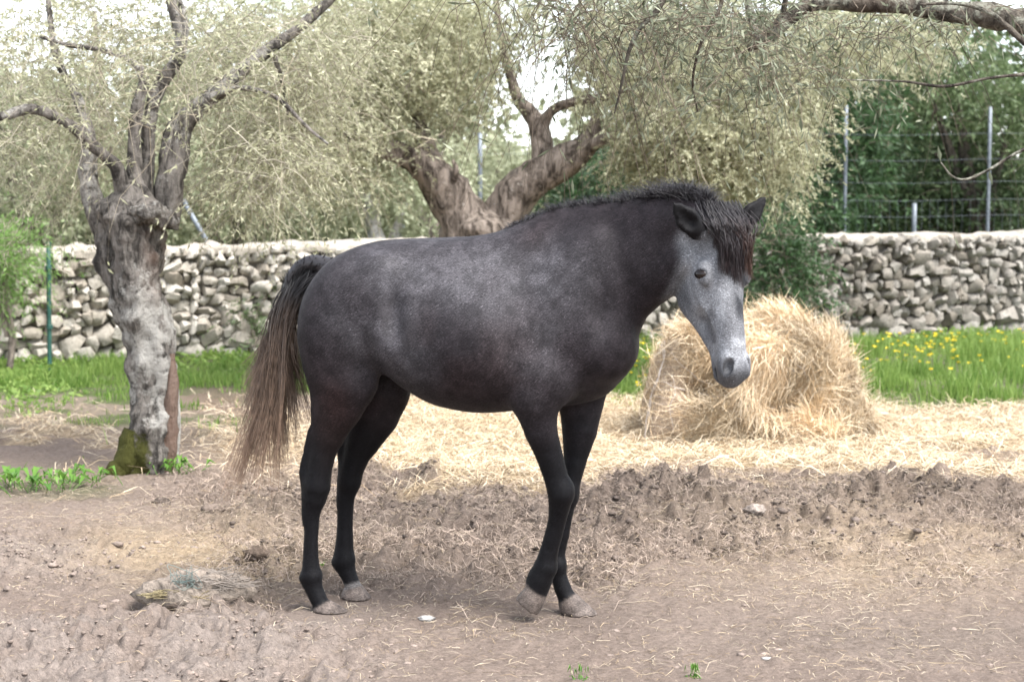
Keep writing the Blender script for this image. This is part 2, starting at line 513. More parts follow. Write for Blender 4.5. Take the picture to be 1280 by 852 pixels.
# yellow flowers in the grass
m_flow = vcol_mat('petal_yellow', 0.6, 0.2, 30.0, 0.15, 0)
def wfl(x, y):
    px, py = to_px(x, y)
    return np.clip(gauss2(px, py, 1190, 440, 150, 32) * (.25 + .75 * sstep(.45, .6, fbm(np.stack([x, y], -1) * 1.3, 2, 95))) + .5 * gauss2(px, py, 800, 465, 25, 40), 0, 1) * (py < 500)
gp = sample_ground(190, 12.8, 19.0, wfl)
n = len(gp)
cen = np.column_stack([gp, gh(gp[:, 0], gp[:, 1]) + rng.uniform(.09, .19, n)])
k5 = 5
P = np.repeat(cen, k5, 0); ang = np.tile(np.arange(k5) * 2 * math.pi / k5, n)
v, q, c = leaf_quads(P, np.stack([np.cos(ang), np.sin(ang), .5 + 0 * ang], -1), np.full(n * k5, .024), np.full(n * k5, .022), np.zeros(n * k5))
tag(mesh_obj('yellow_flowers', v, q, m_flow, None, False, np.tile([.75, .58, .04], (len(v), 1))), 'small yellow wild flowers dotted through the grass', kind='stuff')
# ------------------------------------------------------------------ dry-stone wall
WA = np.array([-7.6, 15.3]); WB = np.array([10.6, 21.2])           # foot of its front face, running across the paddock
WDIR = (WB - WA) / np.linalg.norm(WB - WA); WLEN = float(np.linalg.norm(WB - WA))
WNRM = np.array([WDIR[1], -WDIR[0]])                                # towards the camera
WANG = math.atan2(WDIR[1], WDIR[0])
def wall_h(s): return np.interp(s, [0, 3, 8, WLEN], [1.10, 1.12, 1.20, 1.26])
def wall_s(px):
    """distance along the wall at which a pixel column meets it"""
    r = (px - 640) / FPX
    return (WA[0] - r * WA[1]) / (r * WDIR[1] - WDIR[0])
wall = empty('dry_stone_wall', (WA[0], WA[1], 0), WANG)
tag(wall, 'long grey dry-stone wall of rough fieldstones crossing the back of the paddock', 'wall')

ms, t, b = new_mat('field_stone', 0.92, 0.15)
oi = nd(t, 'ShaderNodeObjectInfo'); co = nd(t, 'ShaderNodeTexCoord')
geo = nd(t, 'ShaderNodeNewGeometry')
nA = nd(t, 'ShaderNodeTexNoise', Scale=4.0, Detail=2.0); t.links.new(geo.outputs['Position'], nA.inputs['Vector'])
nB = nd(t, 'ShaderNodeTexNoise', Scale=26.0, Detail=7.0, Roughness=0.7); t.links.new(geo.outputs['Position'], nB.inputs['Vector'])
sm = nd(t, 'ShaderNodeMath', operation='ADD'); t.links.new(oi.outputs['Random'], sm.inputs[0]); t.links.new(nA.outputs['Fac'], sm.inputs[1])
ml = nd(t, 'ShaderNodeMath', operation='MULTIPLY'); ml.inputs[1].default_value = 0.5; t.links.new(sm.outputs[0], ml.inputs[0])
rA = ramp(t, ml.outputs[0], [(.15, (.19, .165, .135)), (.38, (.265, .240, .205)), (.6, (.32, .296, .262)), (.85, (.43, .41, .375))])
rB = ramp(t, nB.outputs['Fac'], [(.3, (.55, .54, .52)), (.5, (.98,) * 3), (.72, (1.28, 1.27, 1.24))])
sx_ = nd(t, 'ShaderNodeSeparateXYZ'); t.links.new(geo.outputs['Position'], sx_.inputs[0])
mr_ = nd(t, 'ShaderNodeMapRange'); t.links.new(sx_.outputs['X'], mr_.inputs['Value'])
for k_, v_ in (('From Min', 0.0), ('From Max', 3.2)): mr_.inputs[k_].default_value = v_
wall_tone = mixc(t, mr_.outputs[0], (1.08, 1.06, 1.03), (.70, .69, .68))       # stone colour goes darker and greyer towards the right
t.links.new(mixc(t, 1.0, mixc(t, 1.0, rA.outputs['Color'], rB.outputs['Color'], 'MULTIPLY'), wall_tone, 'MULTIPLY'), b.inputs['Base Color'])
bump(t, b, nB.outputs['Fac'], 0.6, 0.02)
mcore, t, b = new_mat('wall_rubble', 1.0, 0.05)
co = nd(t, 'ShaderNodeTexCoord'); nB = nd(t, 'ShaderNodeTexNoise', Scale=14.0, Detail=6.0); t.links.new(co.outputs['Object'], nB.inputs['Vector'])
rB = ramp(t, nB.outputs['Fac'], [(.3, (.13, .116, .098)), (.7, (.23, .208, .178))]); t.links.new(rB.outputs['Color'], b.inputs['Base Color'])
bump(t, b, nB.outputs['Fac'], 0.8, 0.03)

# a dozen stone shapes, shared by all stones: blunt rough blocks (48 triangles or fewer)
STONES = []
_th = np.linspace(0, math.pi, 5)[1:-1]; _ph = np.arange(8) * 2 * math.pi / 8
def stone_shape(e):
    B = [np.array([0, 0, 1.0])] + [np.array([math.sin(a) * math.cos(p), math.sin(a) * math.sin(p), math.cos(a)]) for a in _th for p in _ph] + [np.array([0, 0, -1.0])]
    B = np.array(B)
    nrm = (np.abs(B) ** e).sum(1) ** (1 / e)
    B = B / nrm[:, None]
    B = B * rng.uniform(.92, 1.08, (len(B), 1)) + rng.normal(0, .06, B.shape)
    # a couple of flat chipped faces
    for _ in range(5):
        d = rng.normal(0, 1, 3); d /= np.linalg.norm(d); k = rng.uniform(.55, .85)
        o = np.maximum(B @ d - k, 0); B = B - o[:, None] * d
    K = len(B); f3 = []; f4 = []
    for j in range(8):
        f3 += [(0, 1 + j, 1 + (j + 1) % 8), (K - 1, K - 9 + (j + 1) % 8, K - 9 + j)]
    for i in range(2):
        for j in range(8):
            a = 1 + i * 8; f4.append((a + j, a + 8 + j, a + 8 + (j + 1) % 8, a + (j + 1) % 8))
    return B, np.array(f3), np.array(f4)
SHAPES = [stone_shape(rng.uniform(3.5, 8.0)) for _ in range(14)]
for (B, f3, f4) in SHAPES:
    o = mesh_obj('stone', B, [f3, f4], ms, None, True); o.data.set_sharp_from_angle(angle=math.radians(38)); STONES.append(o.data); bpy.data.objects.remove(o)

# lay the courses
def lay_courses():
    L = []
    z = 0.0; row = 0
    hs = [.15, .13, .12, .11, .105, .10, .10, .10, .095, .09, .085]
    for row, h in enumerate(hs):
        s = -.2 * rng.random()
        while s < WLEN:
            w = float(np.clip(rng.lognormal(math.log(h * 1.3), .36), h * .7, h * 2.2))
            L.append([s + w / 2, z + h / 2, w, h, row, len(hs)]); s += w
        z += h
    return np.array(L), z
ST_, ztot = lay_courses()
warp_z = (fbm(np.stack([ST_[:, 0] * 1.1, ST_[:, 1] * 1.5], -1), 3, 201) - .5) * .13 * np.sin(np.clip(ST_[:, 1] / ztot, 0, 1) * math.pi) ** .6
pz = ST_[:, 1] + warp_z
scl = wall_h(ST_[:, 0]) / ztot
pz = pz * scl + rng.normal(0, .014, len(pz)); hh_ = ST_[:, 3] * scl
n = len(ST_)
sizes = np.stack([ST_[:, 2] * rng.uniform(.55, .64, n), rng.uniform(.10, .15, n), hh_ * rng.uniform(.54, .72, n)], -1)
rots = np.stack([rng.normal(0, .25, n), rng.normal(0, .26, n), rng.normal(0, .25, n)], -1)
big = rng.random(n) < .05
sizes[big] *= np.array([1.25, 1.1, 1.45])
tilt = (rng.random(n) < .03); rots[tilt, 1] += rng.normal(0, .7, tilt.sum())
posn = np.stack([ST_[:, 0], rng.uniform(.035, .125, n), pz], -1)
kind_ = rng.integers(0, len(STONES), n)
# the stones the photograph shows: left of the tail and right of the bale
sl0, sl1, sr0, sr1 = wall_s(0), wall_s(405), wall_s(985), wall_s(1280)
vis = ((ST_[:, 0] > sl0) & (ST_[:, 0] < sl1) & ~((ST_[:, 0] > wall_s(135)) & (ST_[:, 0] < wall_s(208)))) | ((ST_[:, 0] > sr0) & (ST_[:, 0] < sr1))
vis &= (pz > .10)
vi = np.where(vis)[0]
if len(vi) > 300: vi = vi[np.argsort(-(sizes[vi, 0] * sizes[vi, 2]))[:300]]
isv = np.zeros(n, bool); isv[vi] = True
def euler_m(r):
    cx, cy, cz = np.cos(r); sx, sy, sz = np.sin(r)
    return np.array([[cz, -sz, 0], [sz, cz, 0], [0, 0, 1]]) @ np.array([[cy, 0, sy], [0, 1, 0], [-sy, 0, cy]]) @ np.array([[1, 0, 0], [0, cx, -sx], [0, sx, cx]])
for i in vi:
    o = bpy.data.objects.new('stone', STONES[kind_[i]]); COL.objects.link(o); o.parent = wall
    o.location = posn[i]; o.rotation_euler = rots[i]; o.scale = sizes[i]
V, F3, F4, off = [], [], [], 0
for i in np.where(~isv)[0]:
    B, f3, f4 = SHAPES[kind_[i]]
    V.append((B * sizes[i]) @ euler_m(rots[i]).T + posn[i]); F3.append(f3 + off); F4.append(f4 + off); off += len(B)
# small wedging stones in the joints
for _ in range(700):
    B, f3, f4 = SHAPES[rng.integers(len(SHAPES))]
    s = rng.uniform(0, WLEN); r_ = rng.uniform(.02, .05)
    V.append((B * np.array([r_ * 1.4, r_, r_])) @ euler_m(rng.normal(0, .6, 3)).T + np.array([s, rng.uniform(.05, .08), rng.uniform(.03, .95) * wall_h(s)])); F3.append(f3 + off); F4.append(f4 + off); off += len(B)
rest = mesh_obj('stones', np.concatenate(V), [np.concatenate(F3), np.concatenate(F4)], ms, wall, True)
rest['kind'] = 'stuff'; rest.data.set_sharp_from_angle(angle=math.radians(38))
# core of rubble behind the faces, and the flat cap of rubble and old mortar
ss = np.linspace(-.3, WLEN + .3, 160)
core = []
for s in ss:
    h = float(wall_h(s)) - .05
    core.append([(s, .12, -.1), (s, .12, h), (s, .62, h), (s, .62, -.1)])
cv = np.array(core).reshape(-1, 3)
ci = np.arange(len(cv)).reshape(-1, 4)
cq = np.concatenate([np.stack([ci[:-1, k], ci[1:, k], ci[1:, (k + 1) % 4], ci[:-1, (k + 1) % 4]], -1) for k in range(4)])
mesh_obj('rubble_core', cv, cq, mcore, wall, False)
mcap, t, b = new_mat('wall_cap', 0.95, 0.1)
co = nd(t, 'ShaderNodeTexCoord'); nB = nd(t, 'ShaderNodeTexNoise', Scale=16.0, Detail=7.0, Roughness=.7); t.links.new(co.outputs['Object'], nB.inputs['Vector'])
rB = ramp(t, nB.outputs['Fac'], [(.3, (.20, .18, .15)), (.55, (.33, .295, .25)), (.75, (.42, .385, .335))]); t.links.new(rB.outputs['Color'], b.inputs['Base Color'])
bump(t, b, nB.outputs['Fac'], 0.8, 0.02)
ns = 420; na = 9
ss = np.linspace(-.3, WLEN + .3, ns)
prof = np.array([(-.012, -.05), (-.015, -.01), (.0, .025), (.08, .04), (.25, .045), (.45, .045), (.62, .03), (.66, 0), (.66, -.05)])
P = np.zeros((ns, na, 3))
P[..., 0] = ss[:, None]; P[..., 1] = prof[None, :, 0] + .03; P[..., 2] = prof[None, :, 1] + wall_h(ss)[:, None]
fl_ = P.reshape(-1, 3)
P[..., 2] += ((fbm(fl_ * 5.0, 3, 221) - .5) * .13).reshape(ns, na); P[..., 1] += ((fbm(fl_ * 6.0, 3, 222) - .5) * .09).reshape(ns, na)
ci = np.arange(ns * na).reshape(ns, na)
cq = np.stack([ci[:-1, :-1], ci[1:, :-1], ci[1:, 1:], ci[:-1, 1:]], -1).reshape(-1, 4)
mesh_obj('cap', P.reshape(-1, 3), cq, mcap, wall)
# ------------------------------------------------------------------ trees
def bark_mat(name, dark, mid, pale, pale_amt=.5, scale=9.0):
    m, t, b = new_mat(name, 0.95, 0.1)
    a = nd(t, 'ShaderNodeVertexColor', layer_name='Col')
    sep = nd(t, 'ShaderNodeSeparateColor'); t.links.new(a.outputs['Color'], sep.inputs['Color'])
    co = nd(t, 'ShaderNodeTexCoord')
    mp = nd(t, 'ShaderNodeMapping'); mp.inputs['Scale'].default_value = (scale * 2.2, scale * 2.2, scale * .8); t.links.new(co.outputs['Object'], mp.inputs['Vector'])
    n1 = nd(t, 'ShaderNodeTexNoise', Scale=1.0, Detail=7.0, Roughness=0.68, Distortion=.6); t.links.new(mp.outputs['Vector'], n1.inputs['Vector'])
    n2 = nd(t, 'ShaderNodeTexNoise', Scale=scale * 2.6, Detail=6.0, Roughness=0.7); t.links.new(co.outputs['Object'], n2.inputs['Vector'])
    r1 = ramp(t, n1.outputs['Fac'], [(.40, dark), (.60, mid)])
    ad = nd(t, 'ShaderNodeMath', operation='ADD'); t.links.new(sep.outputs['Red'], ad.inputs[0]); t.links.new(n2.outputs['Fac'], ad.inputs[1])
    r2 = ramp(t, ad.outputs[0], [(.72, (0, 0, 0)), (.90, (1, 1, 1))])
    c = mixc(t, r2.outputs['Color'], r1.outputs['Color'], pale)
    # moss where green is painted in
    ad2 = nd(t, 'ShaderNodeMath', operation='ADD'); t.links.new(sep.outputs['Green'], ad2.inputs[0]); t.links.new(n2.outputs['Fac'], ad2.inputs[1])
    r3 = ramp(t, ad2.outputs[0], [(.85, (0, 0, 0)), (1.0, (1, 1, 1))])
    c = mixc(t, r3.outputs['Color'], c, (.055, .055, .016))
    # bare reddish wood
    c = mixc(t, sep.outputs['Blue'], c, (.15, .095, .070))
    t.links.new(c, b.inputs['Base Color'])
    sm_ = nd(t, 'ShaderNodeMath', operation='ADD'); t.links.new(n1.outputs['Fac'], sm_.inputs[0]); t.links.new(n2.outputs['Fac'], sm_.inputs[1])
    bump(t, b, sm_.outputs[0], 0.9, 0.03)
    return m

def limb(pts, n=24, sides=12, rough=.22, seed=0, freq=5.0, groove=0.0, cfun=None):
    """pts: rows of (x, y, z, radius) -> gnarled tube with rounded end; returns verts, quads, colours"""
    R = resample(np.array(pts, float), n)
    P, rad = R[:, :3], np.maximum(R[:, 3], .003)
    v, q = tubes(P[None], rad[None], sides)
    cen = np.repeat(P, sides, 0); rr = np.repeat(rad, sides)
    d = (v - cen) / (rr[:, None] + 1e-9)
    nz = fbm(v * freq, 4, seed) - .5
    ang = np.tile(np.arange(sides) * 2 * math.pi / sides, n); tw = np.repeat(np.linspace(0, 2.2, n), sides)
    fine_ = (fbm(v * np.array([freq * 4, freq * 4, freq * 2.2]), 3, seed + 9) - .5)
    gr = rough * 1.1 * fine_ * min(1.0, float(rad.max()) / .03) + groove * (np.sin(ang * 3 + tw * 2 + 2 * vnoise(v * 2, seed + 5)) * .5 + np.sin(ang * 5 - tw + 1.0) * .3)
    v = v + d * (rr * (rough * 2 * nz + gr))[:, None]
    # end cap
    tipc = P[-1] + (P[-1] - P[-2]) * .15
    v = np.vstack([v, tipc]); k = len(v) - 1
    e = np.arange((n - 1) * sides, n * sides)
    tri = np.stack([e, np.roll(e, -1), np.full(sides, k)], -1)
    col = np.zeros((len(v), 3))
    if cfun is not None: col = cfun(v)
    return v, [q, tri], col

def px_limb(rows, depth):
    """rows (px, py, width px[, depth offset]) -> world (x,y,z,r)"""
    out = []
    for r in rows:
        d = depth + (r[3] if len(r) > 3 else 0)
        p = at(r[0], r[1], d); out.append((*p, r[2] / 2 * d / FPX))
    return out

def merge(parts):
    V, Q, T, C, o = [], [], [], [], 0
    for v, (q, t_), c in parts:
        V.append(v); Q.append(q + o); T.append(t_ + o); C.append(c); o += len(v)
    return np.concatenate(V), [np.concatenate(Q), np.concatenate(T)], np.concatenate(C)

def ellipsoid_pts(n, c, r, shell=0.0):
    d = rng.normal(0, 1, (n, 3)); d /= np.linalg.norm(d, axis=1, keepdims=True)
    u = (rng.uniform(shell ** 3, 1, n) ** (1 / 3))[:, None]
    return np.asarray(c) + d * u * np.asarray(r)

def blob(px, py, rx, ry, depth, rd):
    """crown region: pixel ellipse at a distance, rd = half depth in metres"""
    k = depth / FPX
    return at(px, py, depth), np.array([rx * k, rd, ry * k])

def twig_set(starts, L, droop=.6, M=6, spread=1.0, out=None):
    n = len(starts)
    d = rng.normal(0, 1, (n, 3)) * np.array([1, 1, .7]) * spread
    if out is not None: d = d + out
    d /= np.linalg.norm(d, axis=1, keepdims=True) + 1e-9
    w = np.linspace(0, 1, M)[None, :, None]
    Ln = L[:, None, None]
    P = starts[:, None, :] + d[:, None, :] * Ln * w + np.array([0, 0, -1.0]) * Ln * droop * w ** 2
    wig = np.cumsum(rng.normal(0, .04, (n, M, 3)), 1) * Ln
    wig[:, 0] = 0
    return P + wig

def leaves_on(P, per, L, W, cmean=.45, csd=.25, ang=.9, lo=.15):
    """leaves along twigs P (n,M,3)"""
    n, M, _ = P.shape
    u = rng.uniform(lo, 1, (n, per)) * (M - 1)
    i = np.minimum(u.astype(int), M - 2); f = (u - i)[..., None]
    r = np.arange(n)[:, None]
    pos = P[r, i] * (1 - f) + P[r, i + 1] * f
    tg = P[r, i + 1] - P[r, i]; tg /= np.linalg.norm(tg, axis=-1, keepdims=True) + 1e-9
    d = tg + rng.normal(0, ang, (n, per, 3)) * .8
    N = n * per
    ctw = np.repeat(rng.normal(0, csd * .7, n), per)
    return leaf_quads(pos.reshape(-1, 3), d.reshape(-1, 3), rng.uniform(L * .6, L * 1.25, N), rng.uniform(W * .7, W * 1.25, N), np.clip(rng.normal(cmean, csd * .7, N) + ctw, 0, 1))

m_twig = vcol_mat('twig_bark', 0.9, 0.1, 40.0, 0.3, 0)
m_olive = leaf_mat('olive_leaf', (.195, .20, .105), (.54, .53, .37), .45)
m_olive_far = leaf_mat('grey_olive_leaf', (.175, .195, .10), (.47, .49, .335), .42)
m_dark = leaf_mat('dark_evergreen_leaf', (.016, .036, .014), (.065, .125, .045), .3)
m_mid = leaf_mat('mid_green_leaf', (.035, .065, .025), (.15, .20, .09), .35)
m_bright = leaf_mat('bright_green_leaf', (.09, .20, .035), (.25, .39, .11), .45)

def crown(parent, regions, leaf, per, LW, mat, twl=(.25, .6), droop=.7, twr=.0035, cm=.45, tcol=(.27, .22, .15), leaves=True, out=None, skip=1):
    """regions: (centre, radii, number of twigs) -> child objects twigs and leaves"""
    S = np.concatenate([ellipsoid_pts(k, c, r) for (c, r, k) in regions])
    P = twig_set(S, rng.uniform(twl[0], twl[1], len(S)), droop, 6, 1.0, out)
    R = np.linspace(twr, twr * .3, 6)[None] * rng.uniform(.6, 1.4, (len(S), 1))
    tk = np.arange(0, len(S), skip); v, q = tubes(P[tk][:, ::2 if skip > 1 else 1], R[tk][:, ::2 if skip > 1 else 1], 3); nv = len(v) // len(tk)
    tc = np.array(tcol) * rng.uniform(.6, 1.3, (len(S), 1))
    tw = mesh_obj('twigs', v, q, m_twig, parent, True, np.repeat(tc[tk], nv, 0)); tw['kind'] = 'stuff'
    if leaves:
        v, q, c = leaves_on(P, per, LW[0], LW[1], cm)
        lv = mesh_obj('leaves', v, q, mat, parent, False, c); lv['kind'] = 'stuff'
        return lv
    return tw

# ---- the leaning old olive on the left
D1 = 9.35
m_bark1 = bark_mat('olive_bark_lichen', (.040, .036, .032), (.195, .175, .155), (.33, .315, .285))
base1 = on_ground(180, 597)
tree1 = empty('olive_tree', base1)
tag(tree1, 'old olive tree with leaning lichen-white trunk and split hollow foot, left of horse', 'tree')
def c1f(v):
    z = v[:, 2]; x = v[:, 0]
    c = np.zeros((len(v), 3))
    n_ = fbm(v * 6, 3, 300)
    c[:, 0] = (.08 + .27 * sstep(.05, .55, z) * sstep(1.5, .8, z)) * (.2 + 1.25 * sstep(.2, .8, n_)) * (.75 + .4 * sstep(-2.2, -2.0, x))  # patchy pale lichen; kept darker on the left to paint in the shaded side
    c[:, 1] = .55 * sstep(.42, .15, z) * sstep(-2.0, -2.12, x)
    c[:, 2] = .65 * sstep(.50, .62, fbm(v * 3.3, 2, 301)) * sstep(.9, 1.15, z) * sstep(1.6, 1.3, z) * sstep(-2.13, -2.0, x)
    return c
def build_px(parent, name, mat, rows, depth, n, sides, rough, seed, freq, groove=0, cfun=None):
    v, f, c = limb(px_limb(rows, depth), n, sides, rough, seed, freq, groove, cfun)
    off = np.array(parent.matrix_world.translation) if False else np.array(parent.location)
    return mesh_obj(name, v - off, f, mat, parent, True, c)
trunk1 = build_px(tree1, 'trunk', m_bark1, [(186, 612, 64), (186, 592, 56), (189, 560, 54), (192, 520, 52), (193, 480, 52), (188, 440, 56), (181, 400, 62), (172, 360, 66), (166, 325, 72), (162, 295, 80), (164, 270, 84), (166, 252, 70), (167, 238, 46), (168, 224, 26), (168, 212, 12)], D1, 130, 44, .36, 21, 6.5, .17, c1f)
# roots and the split plank of the hollow foot
build_px(tree1, 'root', m_bark1, [(172, 540, 34, -.03), (158, 575, 34, -.06), (146, 592, 26, -.08), (138, 604, 14, -.1)], D1, 26, 14, .35, 22, 8.0, .1, lambda v: np.tile([0.05, .75, 0], (len(v), 1)))
build_px(tree1, 'split_wood', m_bark1, [(214, 442, 8, -.04), (215, 480, 15, -.06), (212, 520, 20, -.06), (210, 560, 22, -.05), (205, 596, 18, -.04), (203, 606, 10)], D1, 40, 14, .35, 23, 9.0, .25, lambda v: np.tile([0.0, 0, .75], (len(v), 1)))
build_px(tree1, 'split_wood', m_bark1, [(219, 455, 3, .0), (221, 500, 7, 0), (222, 540, 9, 0), (219, 575, 10, 0), (214, 600, 10, 0)], D1, 30, 10, .3, 24, 9.0, .2, lambda v: np.tile([.4, 0, 0], (len(v), 1)))
build_px(tree1, 'burl', m_bark1, [(146, 272, 10, -.1), (158, 268, 18, -.14), (176, 266, 24, -.17), (196, 268, 24, -.14), (210, 272, 18, -.08), (222, 276, 8, 0)], D1, 46, 20, .9, 25, 14.0, .2, lambda v: np.tile([.22, .05, 0], (len(v), 1)))
L1 = [  # main limbs
    [(158, 262, 30, 0), (154, 240, 24, -.05), (146, 210, 20, -.1), (124, 190, 18, -.15), (100, 165, 19, -.2), (74, 149, 17, -.25), (41, 136, 15, -.3), (0, 146, 14, -.35), (-60, 150, 12, -.4)],
    [(146, 330, 30, .1), (130, 288, 34, .12), (117, 250, 32, .15), (110, 215, 28, .2), (112, 180, 20, .25), (100, 130, 14, .3), (70, 70, 10, .3), (60, 0, 8, .3)],
    [(170, 262, 30, 0), (169, 225, 24, 0), (168, 180, 21, 0), (173, 130, 18, .0), (180, 98, 15, 0), (163, 76, 9, 0), (128, 63, 8, -.1), (84, 56, 7, -.1), (50, 46, 5, -.1)],
    [(180, 258, 26, .05), (184, 210, 22, .08), (187, 155, 20, .08), (198, 112, 21, .05), (221, 76, 20, .05), (226, 45, 18, .1), (216, 8, 17, .1), (206, -50, 14, .1)],
    [(221, 70, 14, .05), (232, 40, 10, .0), (229, 18, 9, 0), (222, -10, 8, 0)],
    [(205, 285, 44, .08), (214, 225, 42, .1), (224, 165, 36, .1), (244, 138, 28, .05), (278, 112, 25, 0), (300, 90, 21, 0), (338, 60, 18, .05), (376, 33, 15, .1), (415, -2, 12, .15), (470, -50, 9, .2)],
    [(262, 122, 12, -.05), (300, 110, 8, -.1), (345, 122, 6, -.2), (385, 160, 5, -.25), (410, 180, 3, -.3)],
    [(340, 62, 9, 0), (352, 100, 6, .1), (362, 150, 4, .2)],
]
for k, rows in enumerate(L1):
    rows = [(r[0], r[1], r[2] * .86, r[3]) for r in rows]
    build_px(tree1, 'branch', m_bark1, rows, D1, 46, 12, .28, 40 + k, 9.0, .08, lambda v: np.clip(np.stack([.30 * sstep(.4, .7, fbm(v * 4, 2, 310)), 0 * v[:, 0], 0 * v[:, 0]], -1), 0, 1))
cr1 = empty('crown', (0, 0, 0)); cr1.parent = tree1; cr1.location = -Vector(base1)
crown(cr1, [(*blob(90, 80, 150, 100, D1 + .7, .7), 420), (*blob(200, 20, 150, 60, D1 + .8, .7), 330), (*blob(330, 100, 90, 100, D1 + .6, .7), 520), (*blob(80, 205, 110, 55, D1 + .9, .5), 200), (*blob(330, 205, 85, 60, D1 + .6, .6), 420), (*blob(20, 110, 60, 110, D1 + .3, .6), 170), (*blob(400, 60, 70, 80, D1 + .5, .6), 240), (*blob(250, 60, 160, 60, D1 - .3, .3), 110), (*blob(70, 120, 90, 90, D1 - .4, .3), 70), (*blob(330, 200, 80, 60, D1 - .3, .3), 90)],
      None, 15, (.040, .0105), m_olive, (.18, .55), .42, .0022, .58, (.32, .29, .23))
# long thin hanging whips
crown(cr1, [(*blob(200, 90, 190, 80, D1 - .2, .5), 60)], None, 5, (.05, .011), m_olive, (.4, .9), .7, .0018, .5, (.36, .31, .23))

# ---- the forked olive behind the horse
D2 = 14.2
m_bark2 = bark_mat('olive_bark_brown', (.050, .040, .033), (.27, .225, .19), (.40, .37, .33), scale=6.0)
base2 = on_ground(612, 482); base2[1] = D2; base2[2] = 0
tree2 = empty('olive_tree', base2)
tag(tree2, 'brown-barked olive tree forking into two thick limbs behind the horse', 'tree')
c2f = lambda v: np.stack([.18 * fbm(v * 3, 2, 320), 0 * v[:, 0], 0 * v[:, 0]], -1)
build_px(tree2, 'trunk', m_bark2, [(612, 500, 150), (612, 470, 122), (610, 430, 108), (608, 380, 102), (606, 330, 100), (604, 298, 104), (604, 280, 96), (604, 262, 50)], D2, 60, 28, .22, 61, 2.6, .12, c2f)
L2 = [
    [(592, 320, 78, 0), (583, 282, 72, -.05), (564, 248, 62, -.1), (545, 222, 52, -.15), (526, 205, 42, -.2), (498, 192, 30, -.25), (466, 182, 22, -.3), (430, 160, 16, -.4), (395, 130, 12, -.5)],
    [(548, 225, 44, -.05), (536, 196, 34, 0), (528, 174, 26, .1), (520, 140, 18, .2), (500, 90, 14, .3), (490, 30, 10, .3), (480, -40, 8, .3)],
    [(616, 320, 70, .05), (626, 280, 64, 0), (644, 246, 56, -.05), (672, 221, 50, -.1), (704, 202, 46, -.15), (730, 184, 32, -.2), (742, 160, 20, -.2), (743, 142, 10, -.2)],
    [(676, 218, 36, -.05), (679, 190, 32, 0), (674, 160, 27, .05), (660, 138, 20, .1), (648, 126, 16, .15), (640, 100, 13, .2), (628, 60, 10, .25), (620, 0, 8, .3)],
    [(676, 165, 20, .05), (684, 145, 15, .0), (700, 132, 13, -.1), (722, 127, 12, -.15), (770, 118, 10, -.3), (830, 100, 8, -.5), (900, 110, 6, -.8)],
    [(722, 190, 22, -.2), (770, 170, 14, -.4), (830, 175, 10, -.6), (900, 190, 7, -.8), (960, 200, 5, -.9)],
    [(560, 240, 12, -.2), (570, 215, 9, -.3), (566, 200, 5, -.3)],
]
for k, rows in enumerate(L2):
    rows = [(r[0], r[1], r[2] * .92, r[3]) for r in rows]
    build_px(tree2, 'branch', m_bark2, rows, D2, 44, 14, .22, 80 + k, 4.5, .08, c2f)
cr2 = empty('crown', (0, 0, 0)); cr2.parent = tree2; cr2.location = -Vector(base2)
crown(cr2, [(*blob(480, 60, 130, 110, D2, 1.3), 1500), (*blob(420, 170, 90, 90, D2 - .3, .9), 900), (*blob(560, 90, 90, 80, D2 + .2, 1.0), 620), (*blob(600, 20, 200, 50, D2 + .3, 1.2), 800),
            (*blob(850, 90, 150, 100, D2 - .2, 1.3), 1500), (*blob(905, 180, 115, 75, D2 - .5, 1.0), 1900), (*blob(815, 190, 50, 40, D2 - .3, .7), 380), (*blob(960, 120, 75, 90, D2 - .3, .9), 850), (*blob(1040, 55, 60, 55, D2 - .2, .8), 420), (*blob(775, 60, 55, 70, D2, .8), 300), (*blob(1130, 45, 70, 40, D2, .8), 240)],
      None, 20, (.045, .0155), m_olive, (.14, .42), .35, .0024, .58, (.30, .27, .20), skip=2)
crown(cr2, [(*blob(880, 150, 130, 70, D2 - .6, 1.0), 60), (*blob(470, 130, 130, 90, D2 - .5, 1.0), 80)], None, 6, (.05, .016), m_olive, (.4, .8), .5, .003, .5, (.38, .33, .25))

# ---- the near olive whose branch reaches in from the right
D3 = 7.4
tree3 = empty('olive_tree', (3.55, 7.6, 0))
tag(tree3, 'olive tree reaching in from the right with a lichened branch across the top corner', 'tree')
m_bark3 = bark_mat('olive_bark_grey', (.030, .026, .022), (.125, .108, .088), (.27, .27, .22))
v, f, c = limb([(3.55, 7.6, -.1, .30), (3.53, 7.6, .2, .22), (3.5, 7.6, .9, .19), (3.42, 7.55, 1.6, .16), (3.2, 7.5, 2.1, .12), (3.0, 7.45, 2.3, .09)], 60, 24, .28, 99, 4.0, .12, lambda v: np.tile([.15, 0, 0], (len(v), 1)))
mesh_obj('trunk', v - np.array([3.55, 7.6, 0]), f, m_bark3, tree3, True, c)
c3f = lambda v: np.clip(np.stack([.02 + .26 * sstep(.40, .6, fbm(v * 7, 2, 330)), 0 * v[:, 0], .15 * sstep(.6, .7, fbm(v * 5, 2, 331))], -1), 0, 1)
